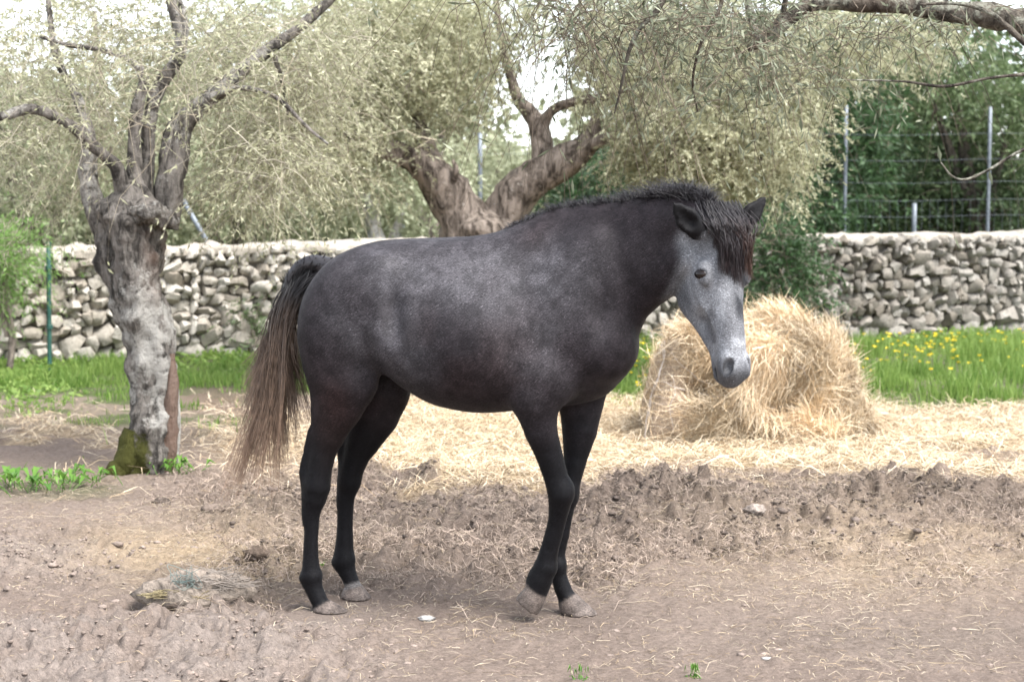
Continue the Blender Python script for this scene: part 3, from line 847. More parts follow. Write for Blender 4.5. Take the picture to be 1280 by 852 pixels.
L3 = [
    [(1470, 60, 50, .1), (1380, 50, 38, .05), (1290, 30, 33, 0), (1240, 20, 31, 0), (1190, 15, 28, 0), (1130, 6, 25, 0), (1075, 4, 21, -.02), (1040, 2, 20, -.02), (1008, 8, 17, -.03), (985, 24, 18, -.03), (965, 42, 17, -.03), (943, 57, 13, -.03), (935, 62, 8, -.03)],
    [(948, 54, 9, -.03), (940, 25, 10, 0), (934, 0, 10, .05), (925, -40, 10, .1)],
    [(975, 34, 8, -.03), (980, 10, 8, -.05), (985, -20, 7, -.08)],
    [(1300, 70, 9, -.5), (1270, 44, 8, -.5), (1240, 18, 6, -.5), (1200, 5, 5, -.5), (1150, 6, 3, -.5)],
    [(1290, 92, 5, -.3), (1235, 98, 4, -.3), (1180, 108, 4, -.3), (1130, 102, 3, -.3), (1060, 100, 2, -.3)],
    [(1285, 184, 5, -.4), (1262, 196, 4, -.4), (1236, 212, 3.5, -.4), (1208, 224, 3, -.4), (1190, 220, 2.5, -.4), (1176, 203, 2, -.4)],
    [(840, -20, 8, -.4), (822, 12, 7, -.4), (800, 36, 6, -.4), (787, 62, 5, -.4), (780, 92, 4, -.4), (774, 118, 3, -.4), (768, 142, 2, -.4)],
    [(905, -30, 6, -.2), (900, 10, 5, -.2), (878, 50, 4, -.2), (866, 100, 3, -.2), (872, 140, 2, -.2)],
]
for k, rows in enumerate(L3):
    build_px(tree3, 'branch' if k < 3 else 'side_branch', m_bark3, rows, D3, 40, 10 if k < 3 else 7, .26, 110 + k, 12.0, .06, c3f)
cr3 = empty('crown', (0, 0, 0)); cr3.parent = tree3; cr3.location = -Vector((3.55, 7.6, 0))
m_olive_near = leaf_mat('olive_leaf_near', (.07, .085, .045), (.33, .35, .25), .38)
crown(cr3, [(*blob(880, 10, 150, 50, D3 - .2, .5), 170), (*blob(910, 75, 100, 60, D3 - .2, .4), 110), (*blob(1000, 60, 80, 60, D3, .4), 90), (*blob(1150, 20, 120, 40, D3 + .1, .4), 60), (*blob(760, 10, 90, 50, D3 - .2, .4), 90)],
      None, 7, (.060, .0105), m_olive_near, (.15, .42), .45, .0018, .48, (.16, .13, .10))
# bare hanging twigs
crown(cr3, [(*blob(650, -20, 90, 50, D3 - .3, .3), 60), (*blob(740, 30, 70, 60, D3 - .3, .3), 60), (*blob(1150, 30, 120, 20, D3, .25), 34), (*blob(860, 20, 120, 50, D3 - .3, .3), 50)],
      None, 1, (.06, .012), m_olive_near, (.25, .6), 1.25, .0022, .3, (.10, .078, .06))
# a few big clear leaves on the near twig tips
tipl = [(1176, 203, -.15, .9, .075), (1236, 212, .3, -1, .07), (1226, 216, -.7, -.4, .06), (585, 45, .15, -1, .06), (460, 22, .2, -1, .05), (466, 10, .5, -1, .05), (1102, 130, -.1, -1, .06), (905, 20, 0, -1, .09), (898, 22, .1, -1, .085), (1020, 62, -.3, -1, .08), (1000, 145, .15, -1, .075), (1268, 25, -.2, -1, .09)]
P = np.array([at(a, b_, D3 - .4) for a, b_, *_ in tipl]); Dd = np.array([(dx, .1, dz) for _, _, dx, dz, _ in tipl])
Lq = np.array([x[-1] for x in tipl])
for k in range(len(P)):
    v, q, c = leaf_quads(P[k:k + 1], Dd[k:k + 1], Lq[k:k + 1], Lq[k:k + 1] * .24, np.full(1, .25), fold=.06)
    mesh_obj('leaf', v, [np.array([[0, 1, 2], [0, 2, 3]])], m_olive_near, cr3, True, c)

# ---- trees beyond the wall
def far_tree(name, label, px, depth, regions, mat, n_leaf, LW, cm=.4, trunk=True, stem=.12, tw=900, group=None, barkm=None, per=9, tcol=(.2, .17, .13), z0=0.0):
    b0 = at(px, 400, depth); b0[2] = z0
    t_ = empty(name, b0); tag(t_, label, 'tree' if 'tree' in name else 'shrub', group)
    top = max(c[2] + r[2] * .4 for c, r, k in regions)
    c0 = regions[0][0]
    v, f, c = limb([(b0[0], b0[1], z0 - .1, stem * 1.3), (b0[0] + .05, b0[1], z0 + (top - z0) * .3, stem), (c0[0] * .6 + b0[0] * .4, c0[1], z0 + (top - z0) * .6, stem * .7), (c0[0], c0[1], top, stem * .3)], 24, 10, .25, int(px) + 400, 3.0, .05)
    mesh_obj('trunk', v - b0, f, barkm or m_bark2, t_, True, c)
    for (c_, r_, k_) in regions[:4]:
        v, f, c = limb([(b0[0], b0[1], z0 + (top - z0) * .28, stem * .7), ((b0[0] + c_[0]) / 2, c_[1], (c_[2] + z0 + (top - z0) * .35) / 2, stem * .5), (c_[0], c_[1], c_[2] + r_[2] * .4, stem * .15)], 16, 7, .25, int(px) + 410, 4.0)
        mesh_obj('branch', v - b0, f, barkm or m_bark2, t_, True, c)
    cr = empty('crown', -Vector(b0)); cr.parent = t_
    crown(cr, regions, None, per, LW, mat, (.2, .6), .35, .004, cm, tcol, skip=3)
    return t_
fb = blob
far_tree('olive_tree', 'grey-green olive tree behind the wall at the left edge', 40, 20.5, [(*fb(30, 190, 120, 90, 20.5, 1.3), 620), (*fb(110, 240, 80, 50, 20.3, 1.0), 300), (*fb(-10, 130, 60, 60, 20.5, 1.0), 160)], m_olive_far, 0, (.095, .040), .35)
far_tree('olive_tree', 'pale dusty olive tree behind the wall right of the leaning trunk', 300, 22.5, [(*fb(290, 200, 110, 85, 22.5, 1.4), 700), (*fb(230, 250, 90, 45, 22, 1.0), 350), (*fb(370, 250, 80, 45, 22, 1.0), 350)], m_olive_far, 0, (.095, .040), .6)
far_tree('olive_tree', 'olive tree with pale bare stems behind the wall over the horse rump', 476, 21.5, [(*fb(450, 190, 100, 80, 22, 1.3), 650), (*fb(520, 230, 70, 60, 22, 1.0), 300)], m_olive_far, 0, (.095, .040), .65, barkm=bark_mat('pale_bark', (.25, .23, .2), (.45, .43, .4), (.6, .58, .55)))
far_tree('olive_tree', 'soft pale green tree seen through the fork of the brown olive', 640, 28, [(*fb(620, 225, 110, 55, 28, 1.5), 520), (*fb(560, 210, 60, 55, 28, 1.2), 260), (*fb(700, 240, 60, 40, 28, 1.2), 200)], m_olive_far, 0, (.13, .045), .8, stem=.09)
far_tree('pine_tree', 'dark green pine rising behind the horse neck', 760, 23, [(*fb(750, 240, 80, 60, 23, 1.2), 700), (*fb(830, 230, 80, 70, 23, 1.2), 650), (*fb(900, 250, 70, 50, 22.5, 1.0), 450)], m_dark, 0, (.13, .034), .45)
far_tree('pine_tree', 'dark green pine between the bright olive crown and the fence post', 1030, 23.5, [(*fb(1040, 210, 75, 75, 23.5, 1.2), 800), (*fb(1000, 265, 60, 45, 22.8, .9), 450), (*fb(1075, 140, 50, 50, 23.5, 1.0), 350)], m_dark, 0, (.13, .034), .55)
far_tree('evergreen_tree', 'shaded dark evergreen behind the wire fence on the right', 1170, 26, [(*fb(1170, 220, 100, 70, 26, 1.4), 900), (*fb(1110, 250, 70, 45, 25.5, 1.0), 450), (*fb(1240, 250, 70, 50, 25.5, 1.0), 500)], m_mid, 0, (.12, .04), .25)
far_tree('olive_tree', 'blue-grey olive tree above the wire fence in the right corner', 1225, 25, [(*fb(1190, 110, 90, 60, 25, 1.3), 520), (*fb(1270, 150, 60, 70, 25, 1.1), 420), (*fb(1140, 80, 60, 50, 25, 1.1), 260)], m_mid, 0, (.12, .035), .75, barkm=m_bark3)
far_tree('olive_tree', 'tall olive tree behind the wall above the horse back', 540, 25, [(*fb(500, 70, 120, 80, 25, 1.5), 600), (*fb(420, 110, 80, 70, 25, 1.2), 350), (*fb(570, 40, 60, 50, 25, 1.2), 200)], m_olive_far, 0, (.10, .042), .6)
far_tree('olive_tree', 'tall olive tree behind the wall at the top left', 150, 26, [(*fb(120, 130, 140, 60, 26, 1.5), 420), (*fb(250, 100, 100, 70, 26, 1.4), 420), (*fb(330, 40, 80, 60, 26, 1.2), 260)], m_olive_far, 0, (.10, .042), .5)
far_tree('olive_tree', 'tall olive tree behind the wall above the horse head', 880, 27, [(*fb(860, 60, 130, 80, 27, 1.5), 700), (*fb(1000, 60, 90, 80, 27, 1.3), 500), (*fb(770, 40, 60, 60, 27, 1.3), 200)], m_olive_far, 0, (.10, .042), .55)
# shrubs against the wall
def shrub(label, px, depth, regions, mat, LW, cm, name='shrub'): return far_tree(name, label, px, depth, regions, mat, 0, LW, cm, stem=.03, per=12)
shrub('bright green feathery bush in front of the wall at the left edge', 8, 15.2, [(*fb(4, 315, 36, 36, 15.2, .35), 480), (*fb(-10, 350, 34, 26, 15.2, .3), 260)], m_bright, (.06, .009), .55)
shrub('dark green bush spilling over the wall behind the hay bale', 985, 17.4, [(*fb(975, 300, 42, 40, 17.8, .5), 420), (*fb(965, 365, 38, 40, 17.6, .4), 330), (*fb(1005, 345, 16, 40, 17.7, .3), 120)], m_dark, (.07, .018), .6)
shrub('thin grey-green sapling against the wall beside the horse tail', 312, 16.9, [(*fb(312, 392, 16, 32, 16.9, .2), 60), (*fb(316, 420, 20, 16, 16.9, .2), 40)], m_mid, (.06, .016), .7)
# far wood closing the view
S = []
for k in range(70):
    x = -17 + 34 * (k / 69) + rng.normal(0, .4); y = 33 + rng.uniform(-2, 4)
    pxx = 640 + FPX * x / y
    hgt = np.interp(pxx, [-100, 60, 200, 330, 480, 590, 640, 700, 760, 900, 1100, 1400], [4.7, 4.6, 4.9, 5.8, 6.0, 4.9, 3.0, 2.9, 4.6, 6.2, 6.4, 6.4]) * rng.uniform(.9, 1.08)
    S.append((np.array([x, y, hgt * .5]), np.array([1.0, 1.2, hgt * .5]), 260))
wood = empty('distant_wood', (0, 33, 0)); tag(wood, 'far grey-green scrub wood closing the view', kind='stuff')
Sp = np.concatenate([ellipsoid_pts(k, c, r) for c, r, k in S])
P = twig_set(Sp, rng.uniform(.3, .8, len(Sp)), .4)
for nm_, mat_, sel in (('olive_scrub', m_olive_far, Sp[:, 0] < 4.2), ('evergreen_scrub', m_mid, Sp[:, 0] >= 4.2)):
    v, q, c = leaves_on(P[sel], 5, .22, .14, .5)
    mesh_obj(nm_, v - np.array([0, 33, 0]), q, mat_, wood, False, c)['kind'] = 'stuff'
# ------------------------------------------------------------------ hay bale
DB = 11.05
bale_c = np.array([at(945, 540, DB)[0], DB, 0.0])
bale = empty('hay_bale', bale_c)
tag(bale, 'half-eaten golden round hay bale slumped behind the horse head', 'bale')
OUT = [(790, 556), (797, 540), (803, 495), (816, 436), (830, 408), (850, 403), (880, 402), (905, 397), (935, 386), (965, 381), (998, 392), (1028, 424), (1058, 455), (1078, 488), (1090, 522), (1094, 548)]
ox = np.array([at(a, b_, DB)[0] - bale_c[0] for a, b_ in OUT]); oz = np.array([max(at(a, b_, DB)[2], 0.0) for a, b_ in OUT])
na, nb = 150, 90
ux = np.linspace(ox[0], ox[-1], na)
# denser at the steep ends
ux = ox[0] + (ox[-1] - ox[0]) * (.5 - .5 * np.cos(np.linspace(0, math.pi, na)))
H = np.interp(ux, ox, oz) * .965 + .012
Wd_ = np.interp(ux, [ox[0], ox[0] + .06, ox[0] + .3, 0, ox[-1] - .4, ox[-1]], [.42, .55, .66, .68, .58, .25])
al = np.linspace(0, math.pi, nb)
ce, se = np.cos(al), np.sin(al)
ey_ = np.sign(ce) * np.abs(ce) ** .75; ez_ = np.abs(se) ** .75
BV = np.stack([np.repeat(ux[:, None], nb, 1), -ey_[None] * Wd_[:, None], ez_[None] * H[:, None]], -1)
flat = BV.reshape(-1, 3)
nrm0 = flat * np.array([.25, 1, 1]); nrm0 /= np.linalg.norm(nrm0, axis=1, keepdims=True) + 1e-6
wp = flat + bale_c
netw = sstep(.42, .24, flat[:, 0] - ox[0] + .25 * (fbm(flat * 3, 2, 401) - .5))                # the wrapped end
dsp = (fbm(flat * 3.0, 3, 400) - .5) * .16 * (1 - .8 * netw) + (np.abs(fbm(flat * 7.0, 3, 402) - .5)) * .10 * (1 - .6 * netw) - .075
# hollows eaten into the front
def pit(px, py, r, depth_):
    c = at(px, py, DB - .5) - bale_c
    return -depth_ * np.exp(-(((flat[:, 0] - c[0]) / r) ** 2 + ((flat[:, 2] - c[2]) / (r * .7)) ** 2)) * (flat[:, 1] < 0)
dsp += pit(878, 472, .13, .34) + pit(988, 488, .17, .30) + pit(1042, 515, .08, .2) + pit(930, 528, .22, .10)
dsp += .10 * np.exp(-((flat[:, 2] - .62 - .15 * (fbm(flat * 2, 2, 405) - .5)) / .09) ** 2) * (flat[:, 1] < 0) * sstep(.1, .35, flat[:, 0] - ox[0])
BV2 = flat + nrm0 * dsp[:, None]
BV2[:, 2] = np.maximum(BV2[:, 2], -.03)
ci = np.arange(na * nb).reshape(na, nb)
bq = np.stack([ci[:-1, :-1], ci[1:, :-1], ci[1:, 1:], ci[:-1, 1:]], -1).reshape(-1, 4)
bcol = np.array([.60, .47, .31]) * (.55 + .8 * fbm(flat * 4, 3, 403))[:, None]
bcol = bcol * (1 - netw[:, None]) + np.array([.36, .28, .205]) * (.8 + .4 * fbm(flat * np.array([8, 8, 30]), 3, 404))[:, None] * netw[:, None]
m_hay = vcol_mat('packed_hay', 0.85, 0.1, 55.0, 0.5, 0.9, 0.02)
mesh_obj('packed_hay', BV2, bq, m_hay, bale, True, bcol)
# strands: hanging over the sides, sticking out of the top
fN_ = np.cross(BV2[bq[:, 1]] - BV2[bq[:, 0]], BV2[bq[:, 3]] - BV2[bq[:, 0]])
fa = np.linalg.norm(fN_, axis=1); fnv = fN_ / (fa[:, None] + 1e-9)
fcn = BV2[bq].mean(1)
fnv *= np.sign((fnv * (fcn - np.array([0, 0, .3]))).sum(1))[:, None]
pk = fa * (1 - .93 * netw[bq[:, 0]]) * np.where(fcn[:, 1] < .15, 1, .35)
pk /= pk.sum()
idx = rng.choice(len(bq), 38000, p=pk)
P = fcn[idx] + rng.normal(0, .012, (len(idx), 3))
nn = fnv[idx]
swirl = np.stack([np.cos(6 * vnoise(P * 2.2, 411)), 0 * P[:, 0], np.sin(6 * vnoise(P * 2.2, 412))], -1)
D = swirl * .8 + rng.normal(0, .55, P.shape) + np.array([0, 0, -.55]) + nn * .25
D -= nn * ((D * nn).sum(1) - .22 * rng.random(len(P)))[:, None]
D /= np.linalg.norm(D, axis=1, keepdims=True)
v, q, c = ribbons(P, D, rng.uniform(.06, .26, len(P)), rng.uniform(.002, .0042, len(P)), rng.uniform(0, .02, len(P)), straw_cols(len(P), 1.2) * (.64 + .55 * sstep(.35, .62, fbm(P * 3.5, 3, 415)))[:, None])
mesh_obj('loose_strands', v, q, m_straw, bale, False, c)['kind'] = 'stuff'
# fringe sticking out over the top edge
ti = np.where(fcn[:, 2] > np.interp(fcn[:, 0], ox, oz) - .08)[0]
idx = rng.choice(ti, 2600)
P = fcn[idx]; D = fnv[idx] * .7 + rng.normal(0, .6, P.shape) + np.array([.1, -.1, .15]); D /= np.linalg.norm(D, axis=1, keepdims=True)
v, q, c = ribbons(P, D, rng.uniform(.03, .11, len(P)), rng.uniform(.003, .005, len(P)), rng.normal(0, .012, len(P)), straw_cols(len(P), 1.0))
mesh_obj('loose_strands', v, q, m_straw, bale, False, c)['kind'] = 'stuff'
# net wrap: pale strings on the wrapped end and loose over the front
m_net = vcol_mat('net_string', 0.6, 0.3, 60.0, 0.15, 0)
def bsurf(px, py, lift=.012):
    """front surface of the bale under a pixel, in the bale's frame"""
    o = np.array([0, 0, CAM_H]) - bale_c; r = ray(px, py); r = r / np.linalg.norm(r)
    w = BV2 - o; tpar = w @ r
    dist = np.linalg.norm(w - tpar[:, None] * r, axis=1)
    cand = np.where(dist < .035)[0]
    if len(cand) == 0: cand = np.array([np.argmin(dist)])
    k = cand[np.argmin(tpar[cand])]
    return o + r * (tpar[k] - lift)
def string(pts, r_=.0022, loose=.012):
    P = resample(np.array([bsurf(*p, loose) for p in pts]), 26)
    P = P + (np.stack([fbm(P * 9 + k, 2, 430 + k) for k in range(3)], -1) - .5) * .03
    v, q = tubes(P[None], np.full((1, 26), r_), 5)
    mesh_obj('net_string', v, q, m_net, bale, True, np.tile([.46, .41, .37], (len(v), 1)))
string([(833, 425), (828, 450), (822, 480), (812, 500), (807, 530), (806, 548)], .0035)
string([(829, 430), (825, 462), (815, 492), (810, 520)], .0025)
string([(838, 440), (850, 455), (868, 470), (880, 478), (900, 482)], .003)
string([(830, 478), (850, 486), (872, 492), (900, 495)], .0035)
string([(840, 470), (845, 490), (838, 510), (842, 540)], .002)
string([(960, 440), (985, 450), (1003, 462), (1006, 470)], .004)
string([(1004, 455), (1002, 468), (990, 462), (975, 455)], .003)
string([(915, 520), (940, 524), (970, 520), (985, 530)], .002)
string([(912, 512), (945, 513), (980, 508)], .002)
for k in range(12):
    y0 = 432 + k * 9
    string([(808 + 18 - k * 1.6, y0), (822, y0 + 1), (842, y0 + 2)], .0011, .005)

# ------------------------------------------------------------------ fences and posts
m_galv, t, b = new_mat('galvanised_metal', 0.55, 0.5)
co = nd(t, 'ShaderNodeTexCoord'); n1 = nd(t, 'ShaderNodeTexNoise', Scale=25.0, Detail=4.0); t.links.new(co.outputs['Object'], n1.inputs['Vector'])
r1 = ramp(t, n1.outputs['Fac'], [(.3, (.10, .115, .13)), (.7, (.18, .20, .22))]); t.links.new(r1.outputs['Color'], b.inputs['Base Color']); b.inputs['Metallic'].default_value = .3
m_gpost, t, b = new_mat('green_post_paint', 0.5, 0.4)
co = nd(t, 'ShaderNodeTexCoord'); n1 = nd(t, 'ShaderNodeTexNoise', Scale=25.0, Detail=4.0); t.links.new(co.outputs['Object'], n1.inputs['Vector'])
r1 = ramp(t, n1.outputs['Fac'], [(.3, (.012, .05, .04)), (.7, (.022, .085, .065))]); t.links.new(r1.outputs['Color'], b.inputs['Base Color'])

def post_mesh(name, p0, p1, r_, mat, parent, off):
    P = np.array([p0, p1]); P = resample(P, 6)
    top = P[-1] + (P[-1] - P[-2]) * .01
    P = np.vstack([P, top]); R = np.array([r_] * 6 + [r_ * .3])
    v, q = tubes(P[None], R[None], 10)
    return mesh_obj(name, v - np.asarray(off), q, mat, parent, True)
gp0 = on_ground(62, 466)
gpost = empty('fence_post', gp0); tag(gpost, 'slim dark green metal fence post in front of the wall at left', 'post')
topz = at(64, 306, gp0[1])
post_mesh('shaft', (gp0[0], gp0[1], -.1), (gp0[0] + .015, gp0[1], topz[2]), .021, m_gpost, gpost, gp0)
post_mesh('cap', (gp0[0] + .015, gp0[1], topz[2] - .002), (gp0[0] + .015, gp0[1], topz[2] + .025), .026, m_gpost, gpost, gp0)
for zz in (.42, .98):
    post_mesh('wire_clip', (gp0[0] + .01, gp0[1], zz), (gp0[0] + .01, gp0[1], zz + .04), .030, m_gpost, gpost, gp0)

fence = empty('wire_fence', (at(1143, 300, 22.3)[0], 22.3, 0)); tag(fence, 'tall grey wire fence on thin metal posts behind the wall at right', 'fence')
FO = np.array(fence.location)
DF = 22.3
for (px, ytop) in ((1058, 132), (1143, 254), (1238, 134), (1330, 134)):
    p = at(px, ytop, DF)
    post_mesh('post', (p[0], DF, 0), (p[0], DF, p[2]), .024 if px != 1143 else .034, m_galv, fence, FO)
xa, xb = at(1020, 300, DF)[0], at(1400, 300, DF)[0]
for py in (168, 200, 228, 250, 270):
    z = at(1143, py, DF)[2]
    xx = np.linspace(xa, xb, 24)
    P = np.stack([xx, np.full(24, DF - .04), z + .015 * np.sin(xx * 2.1)], -1)
    v, q = tubes(P[None], np.full((1, 24), .0018), 4)
    mesh_obj('wire', v - FO, q, m_galv, fence, True)
P = []
for x in np.arange(xa, xb, .11): P.append([(x, DF - .04, 0.6), (x + .005, DF - .04, at(0, 250, DF)[2])])
P = np.array(P); v, q = tubes(P, np.full(P.shape[:2], .0013), 3)
mesh_obj('mesh_wires', v - FO, q, m_galv, fence, True)['kind'] = 'stuff'
fence2 = empty('wire_fence', (at(600, 300, 23.5)[0], 23.5, 0)); tag(fence2, 'thin grey-blue fence posts behind the wall between horse rump and forked olive', 'fence')
FO = np.array(fence2.location)
for (px, ytop, rr) in ((600, 165, .035), (503, 268, .035), (461, 170, .03)):
    p = at(px, ytop, 23.5); post_mesh('post', (p[0], 23.5, 0), (p[0], 23.5, p[2]), rr, m_galv, fence2, FO)
for py in (190, 230, 262):
    p0, p1 = at(455, py, 23.46), at(760, py, 23.46); P = resample(np.array([p0, (p0 + p1) / 2 - np.array([0, 0, .03]), p1]), 20)
    v, q = tubes(P[None], np.full((1, 20), .0018), 4); mesh_obj('wire', v - FO, q, m_galv, fence2, True)
br = empty('fence_brace', (at(268, 306, 19.2)[0], 19.2, 0)); tag(br, 'slanting pale metal brace pole behind the wall beside the leaning trunk', 'pole')
p0 = at(290, 335, 19.2); p1 = at(231, 254, 19.2)
post_mesh('pole', (at(330, 400, 19.2)[0], 19.2, 0), p1, .030, m_galv, br, np.array(br.location))
post_mesh('end_cap', p1 - (p0 - p1) * .001, p1 - (p0 - p1) * .04, .036, m_galv, br, np.array(br.location))

# ------------------------------------------------------------------ dung, twine, weeds
m_dung = vcol_mat('dung', 0.95, 0.08, 60.0, 0.5, 0.9, 0.012)
def lump(name, label, cat, px, py, rx, rz, col, seed, sub=None, par=None, ry=None):
    p = on_ground(px, py); p[2] = float(gh(np.array([p[0]]), np.array([p[1]]))[0])
    th_ = np.linspace(0, math.pi, 15); ph_ = np.arange(26) * 2 * math.pi / 26
    B = np.array([[math.sin(a) * math.cos(q_), math.sin(a) * math.sin(q_), math.cos(a)] for a in th_ for q_ in ph_])
    V = B * np.array([rx, ry or rx * .7, rz]) * (1 + .9 * (fbm(B * 3.0 + seed, 4, seed) - .5))[:, None]
    V[:, 2] += rz * .25
    q = np.array([[i * 26 + j, (i + 1) * 26 + j, (i + 1) * 26 + (j + 1) % 26, i * 26 + (j + 1) % 26] for i in range(14) for j in range(26)])
    c = np.array(col) * (.55 + .9 * fbm(V * 30, 3, seed + 3))[:, None]
    return p, V, q, c
p, V, q, c = lump('dung_pat', '', '', 245, 757, .20, .085, (.205, .17, .14), 7, ry=.10)
pat = empty('dung_heap', p); tag(pat, 'crusted dung heap tangled with yellow and blue-green twine, front left', 'dung')
mesh_obj('crust', V, q, m_dung, pat, True, c)
def threads(name, ctr, r_, n_, col, th, seedk):
    P = []
    for k in range(n_):
        a0 = rng.uniform(0, 6.3)
        k_ = np.array([ctr + np.array([rng.normal(0, 1) * r_[0], rng.normal(0, 1) * r_[1], abs(rng.normal(0, 1)) * r_[2]]) for _ in range(5)])
        P.append(resample(k_, 20))
    P = np.array(P); v, q = tubes(P, np.full(P.shape[:2], th), 4)
    return mesh_obj(name, v, q, m_net, pat, True, np.tile(col, (len(v), 1)) * np.repeat(rng.uniform(.7, 1.25, (n_, 1)), 80, 0))
threads('blue_green_twine', np.array([-.015, -.075, .055]), (.028, .02, .028), 16, np.array([.13, .165, .152]), .0011, 1)
threads('yellow_twine', np.array([-.125, -.08, .02]), (.040, .012, .018), 14, np.array([.26, .215, .12]), .0012, 2)
threads('yellow_twine', np.array([.035, -.085, .01]), (.025, .012, .02), 6, np.array([.24, .19, .11]), .0011, 3)
threads('grey_fibre', np.array([.08, -.03, .05]), (.06, .03, .025), 90, np.array([.24, .205, .175]), .0012, 4)
for k, (px, py, rx, lab, col) in enumerate([(202, 626, .045, 'small dark dung ball on the bare path below the leaning olive', (.075, .06, .05)), (1161, 560, .05, 'small dark dung ball lying on the pale hay at right', (.10, .08, .07)),
        (322, 700, .055, 'flat brown dung pat on the ground behind the hind hooves', (.12, .09, .07)), (265, 646, .055, 'low brown dung pat beneath the tail', (.14, .11, .09)), (944, 655, .05, 'grey stone half sunk in the dung ridge right of the forelegs', (.26, .22, .19))]):
    p, V, q, c = lump('', '', '', px, py, rx, rx * .6, col, 20 + k)
    nm = 'stone' if 'stone' in lab else 'dung'
    ob = mesh_obj('field_stone' if nm == 'stone' else 'dung_pat', V, q, m_dung, None, True, c, p); tag(ob, lab, nm)
m_chip = vcol_mat('pale_chip', 0.7, 0.2, 60.0, 0.2, 0.3, .003)
for k, (px, py, rx, lab) in enumerate([(533, 777, .030, 'white chip of plaster on the soil in front of the horse'), (958, 826, .018, 'small white chip on the smooth soil at lower right')]):
    p, V, q, c = lump('', '', '', px, py, rx, rx * .35, (.28, .265, .25), 40 + k)
    tag(mesh_obj('pale_chip', V, q, m_chip, None, True, np.clip(c * 1.1, 0, .7), p), lab, 'chip')

# weeds with broad leaves
m_weed = leaf_mat('weed_leaf', (.055, .15, .022), (.17, .31, .06), .4, .45)
def weed(label, px, py, n_, L, spread, up=.8, name='weed_clump'):
    p = on_ground(px, py); p[2] = float(gh(np.array([p[0]]), np.array([p[1]]))[0])
    e = empty(name, p); tag(e, label, 'weed')
    a = rng.uniform(0, 6.3, n_)
    st0 = np.column_stack([rng.normal(0, spread, (n_, 2)) * np.array([1, .5]), np.full(n_, -.01)])
    D = np.stack([np.cos(a), np.sin(a), up * rng.uniform(.5, 1.5, n_)], -1); D /= np.linalg.norm(D, axis=1, keepdims=True)
    Ls = L * rng.uniform(.5, 1.2, n_)
    stem = np.stack([st0, st0 + D * Ls[:, None] * .5 + np.array([0, 0, .01]), st0 + D * Ls[:, None] * .9], 1)
    v, q = tubes(stem, np.full((n_, 3), .0022), 4)
    mesh_obj('stems', v, q, m_weed, e, True, np.tile([.4] * 3, (len(v), 1)))['kind'] = 'stuff'
    # leaf blades with a mid fold: 6-vertex lance shapes
    S = np.cross(D, np.array([0, 0, 1.0])); S /= np.linalg.norm(S, axis=1, keepdims=True)
    b0 = stem[:, 1]; W = Ls * .30
    T = b0 + D * Ls[:, None] * .75 + np.array([0, 0, -1]) * (Ls * .22)[:, None]
    M1 = b0 + D * Ls[:, None] * .3 + np.array([0, 0, .02]); up_ = np.array([0, 0, .012])
    cv_ = np.clip(rng.normal(.5, .25, n_), 0, 1)
    Vv = np.stack([b0, M1 - S * W[:, None] / 2 + up_, M1, M1 + S * W[:, None] / 2 + up_, T], 1).reshape(-1, 3)
    f3 = np.array([(0, 2, 1), (0, 3, 2), (1, 2, 4), (2, 3, 4)])
    for k in range(n_):
        mesh_obj('leaf', Vv[k * 5:k * 5 + 5], f3, m_weed, e, True, np.tile(cv_[k], (5, 3)))
weed('broad-leaved green weed clump at the far left of the bare path', 48, 612, 34, .15, .10)
weed('green weed clump left of the mossy olive foot', 92, 606, 26, .12, .10)
weed('small green weed clump at the right foot of the leaning olive', 222, 596, 22, .10, .07)
weed('green sprigs growing against the split foot of the leaning olive', 196, 592, 18, .10, .05)
weed('tiny green sprout between the hind legs', 407, 698, 8, .05, .02)
weed('yellow-green sprig at the bottom edge right of the forelegs', 866, 851, 10, .035, .015)
weed('tiny green leaf tuft at the bottom edge below the horse', 720, 853, 7, .03, .015)
# ------------------------------------------------------------------ the horse
TH = math.radians(14)
HC = 5.83
HU = np.array([math.cos(TH), -math.sin(TH), 0]); HN = np.array([math.sin(TH), math.cos(TH), 0])
HO = HN * HC + HU * (-1.55)                 # a point of the body's middle plane, on the ground
PXM = FPX / 6.05                            # pixels per metre at the horse

def loc_of(p):
    d = np.asarray(p) - HO
    return np.array([d @ HU, d @ HN, d[2]])

def hp(px, py, s=0.0):
    """pixel -> horse frame, on the plane s metres to the left of the body's middle plane"""
    r = ray(px, py); o = np.array([0, 0, CAM_H])
    t = (HC + s - o @ HN) / (r @ HN)
    return loc_of(o + r * t)

class Field:
    def __init__(s, lo, hi, h):
        s.h = h; s.lo = np.array(lo, float)
        s.n = np.ceil((np.array(hi) - s.lo) / h).astype(int) + 1
        s.ax = [s.lo[k] + h * np.arange(s.n[k]) for k in range(3)]
        s.D = np.full(s.n, 0.5, dtype=np.float32)
    def box(s, lo, hi, m=0.1):
        a = np.maximum(((np.asarray(lo) - m - s.lo) / s.h).astype(int), 0)
        b = np.minimum(((np.asarray(hi) + m - s.lo) / s.h).astype(int) + 2, s.n)
        sl = tuple(slice(x, y) for x, y in zip(a, b))
        G = np.stack(np.meshgrid(*[s.ax[k][sl[k]] for k in range(3)], indexing='ij'), -1).astype(np.float32)
        return sl, G
    def add(s, sl, d, k):
        a = s.D[sl]
        if k <= 0: s.D[sl] = np.minimum(a, d); return
        h = np.clip(0.5 + 0.5 * (a - d) / k, 0, 1)
        s.D[sl] = a * (1 - h) + d * h - k * h * (1 - h)
    def sub(s, sl, d, k):
        a = s.D[sl]; d = -d
        h = np.clip(0.5 - 0.5 * (a - d) / k, 0, 1)
        s.D[sl] = a * (1 - h) + d * h + k * h * (1 - h)

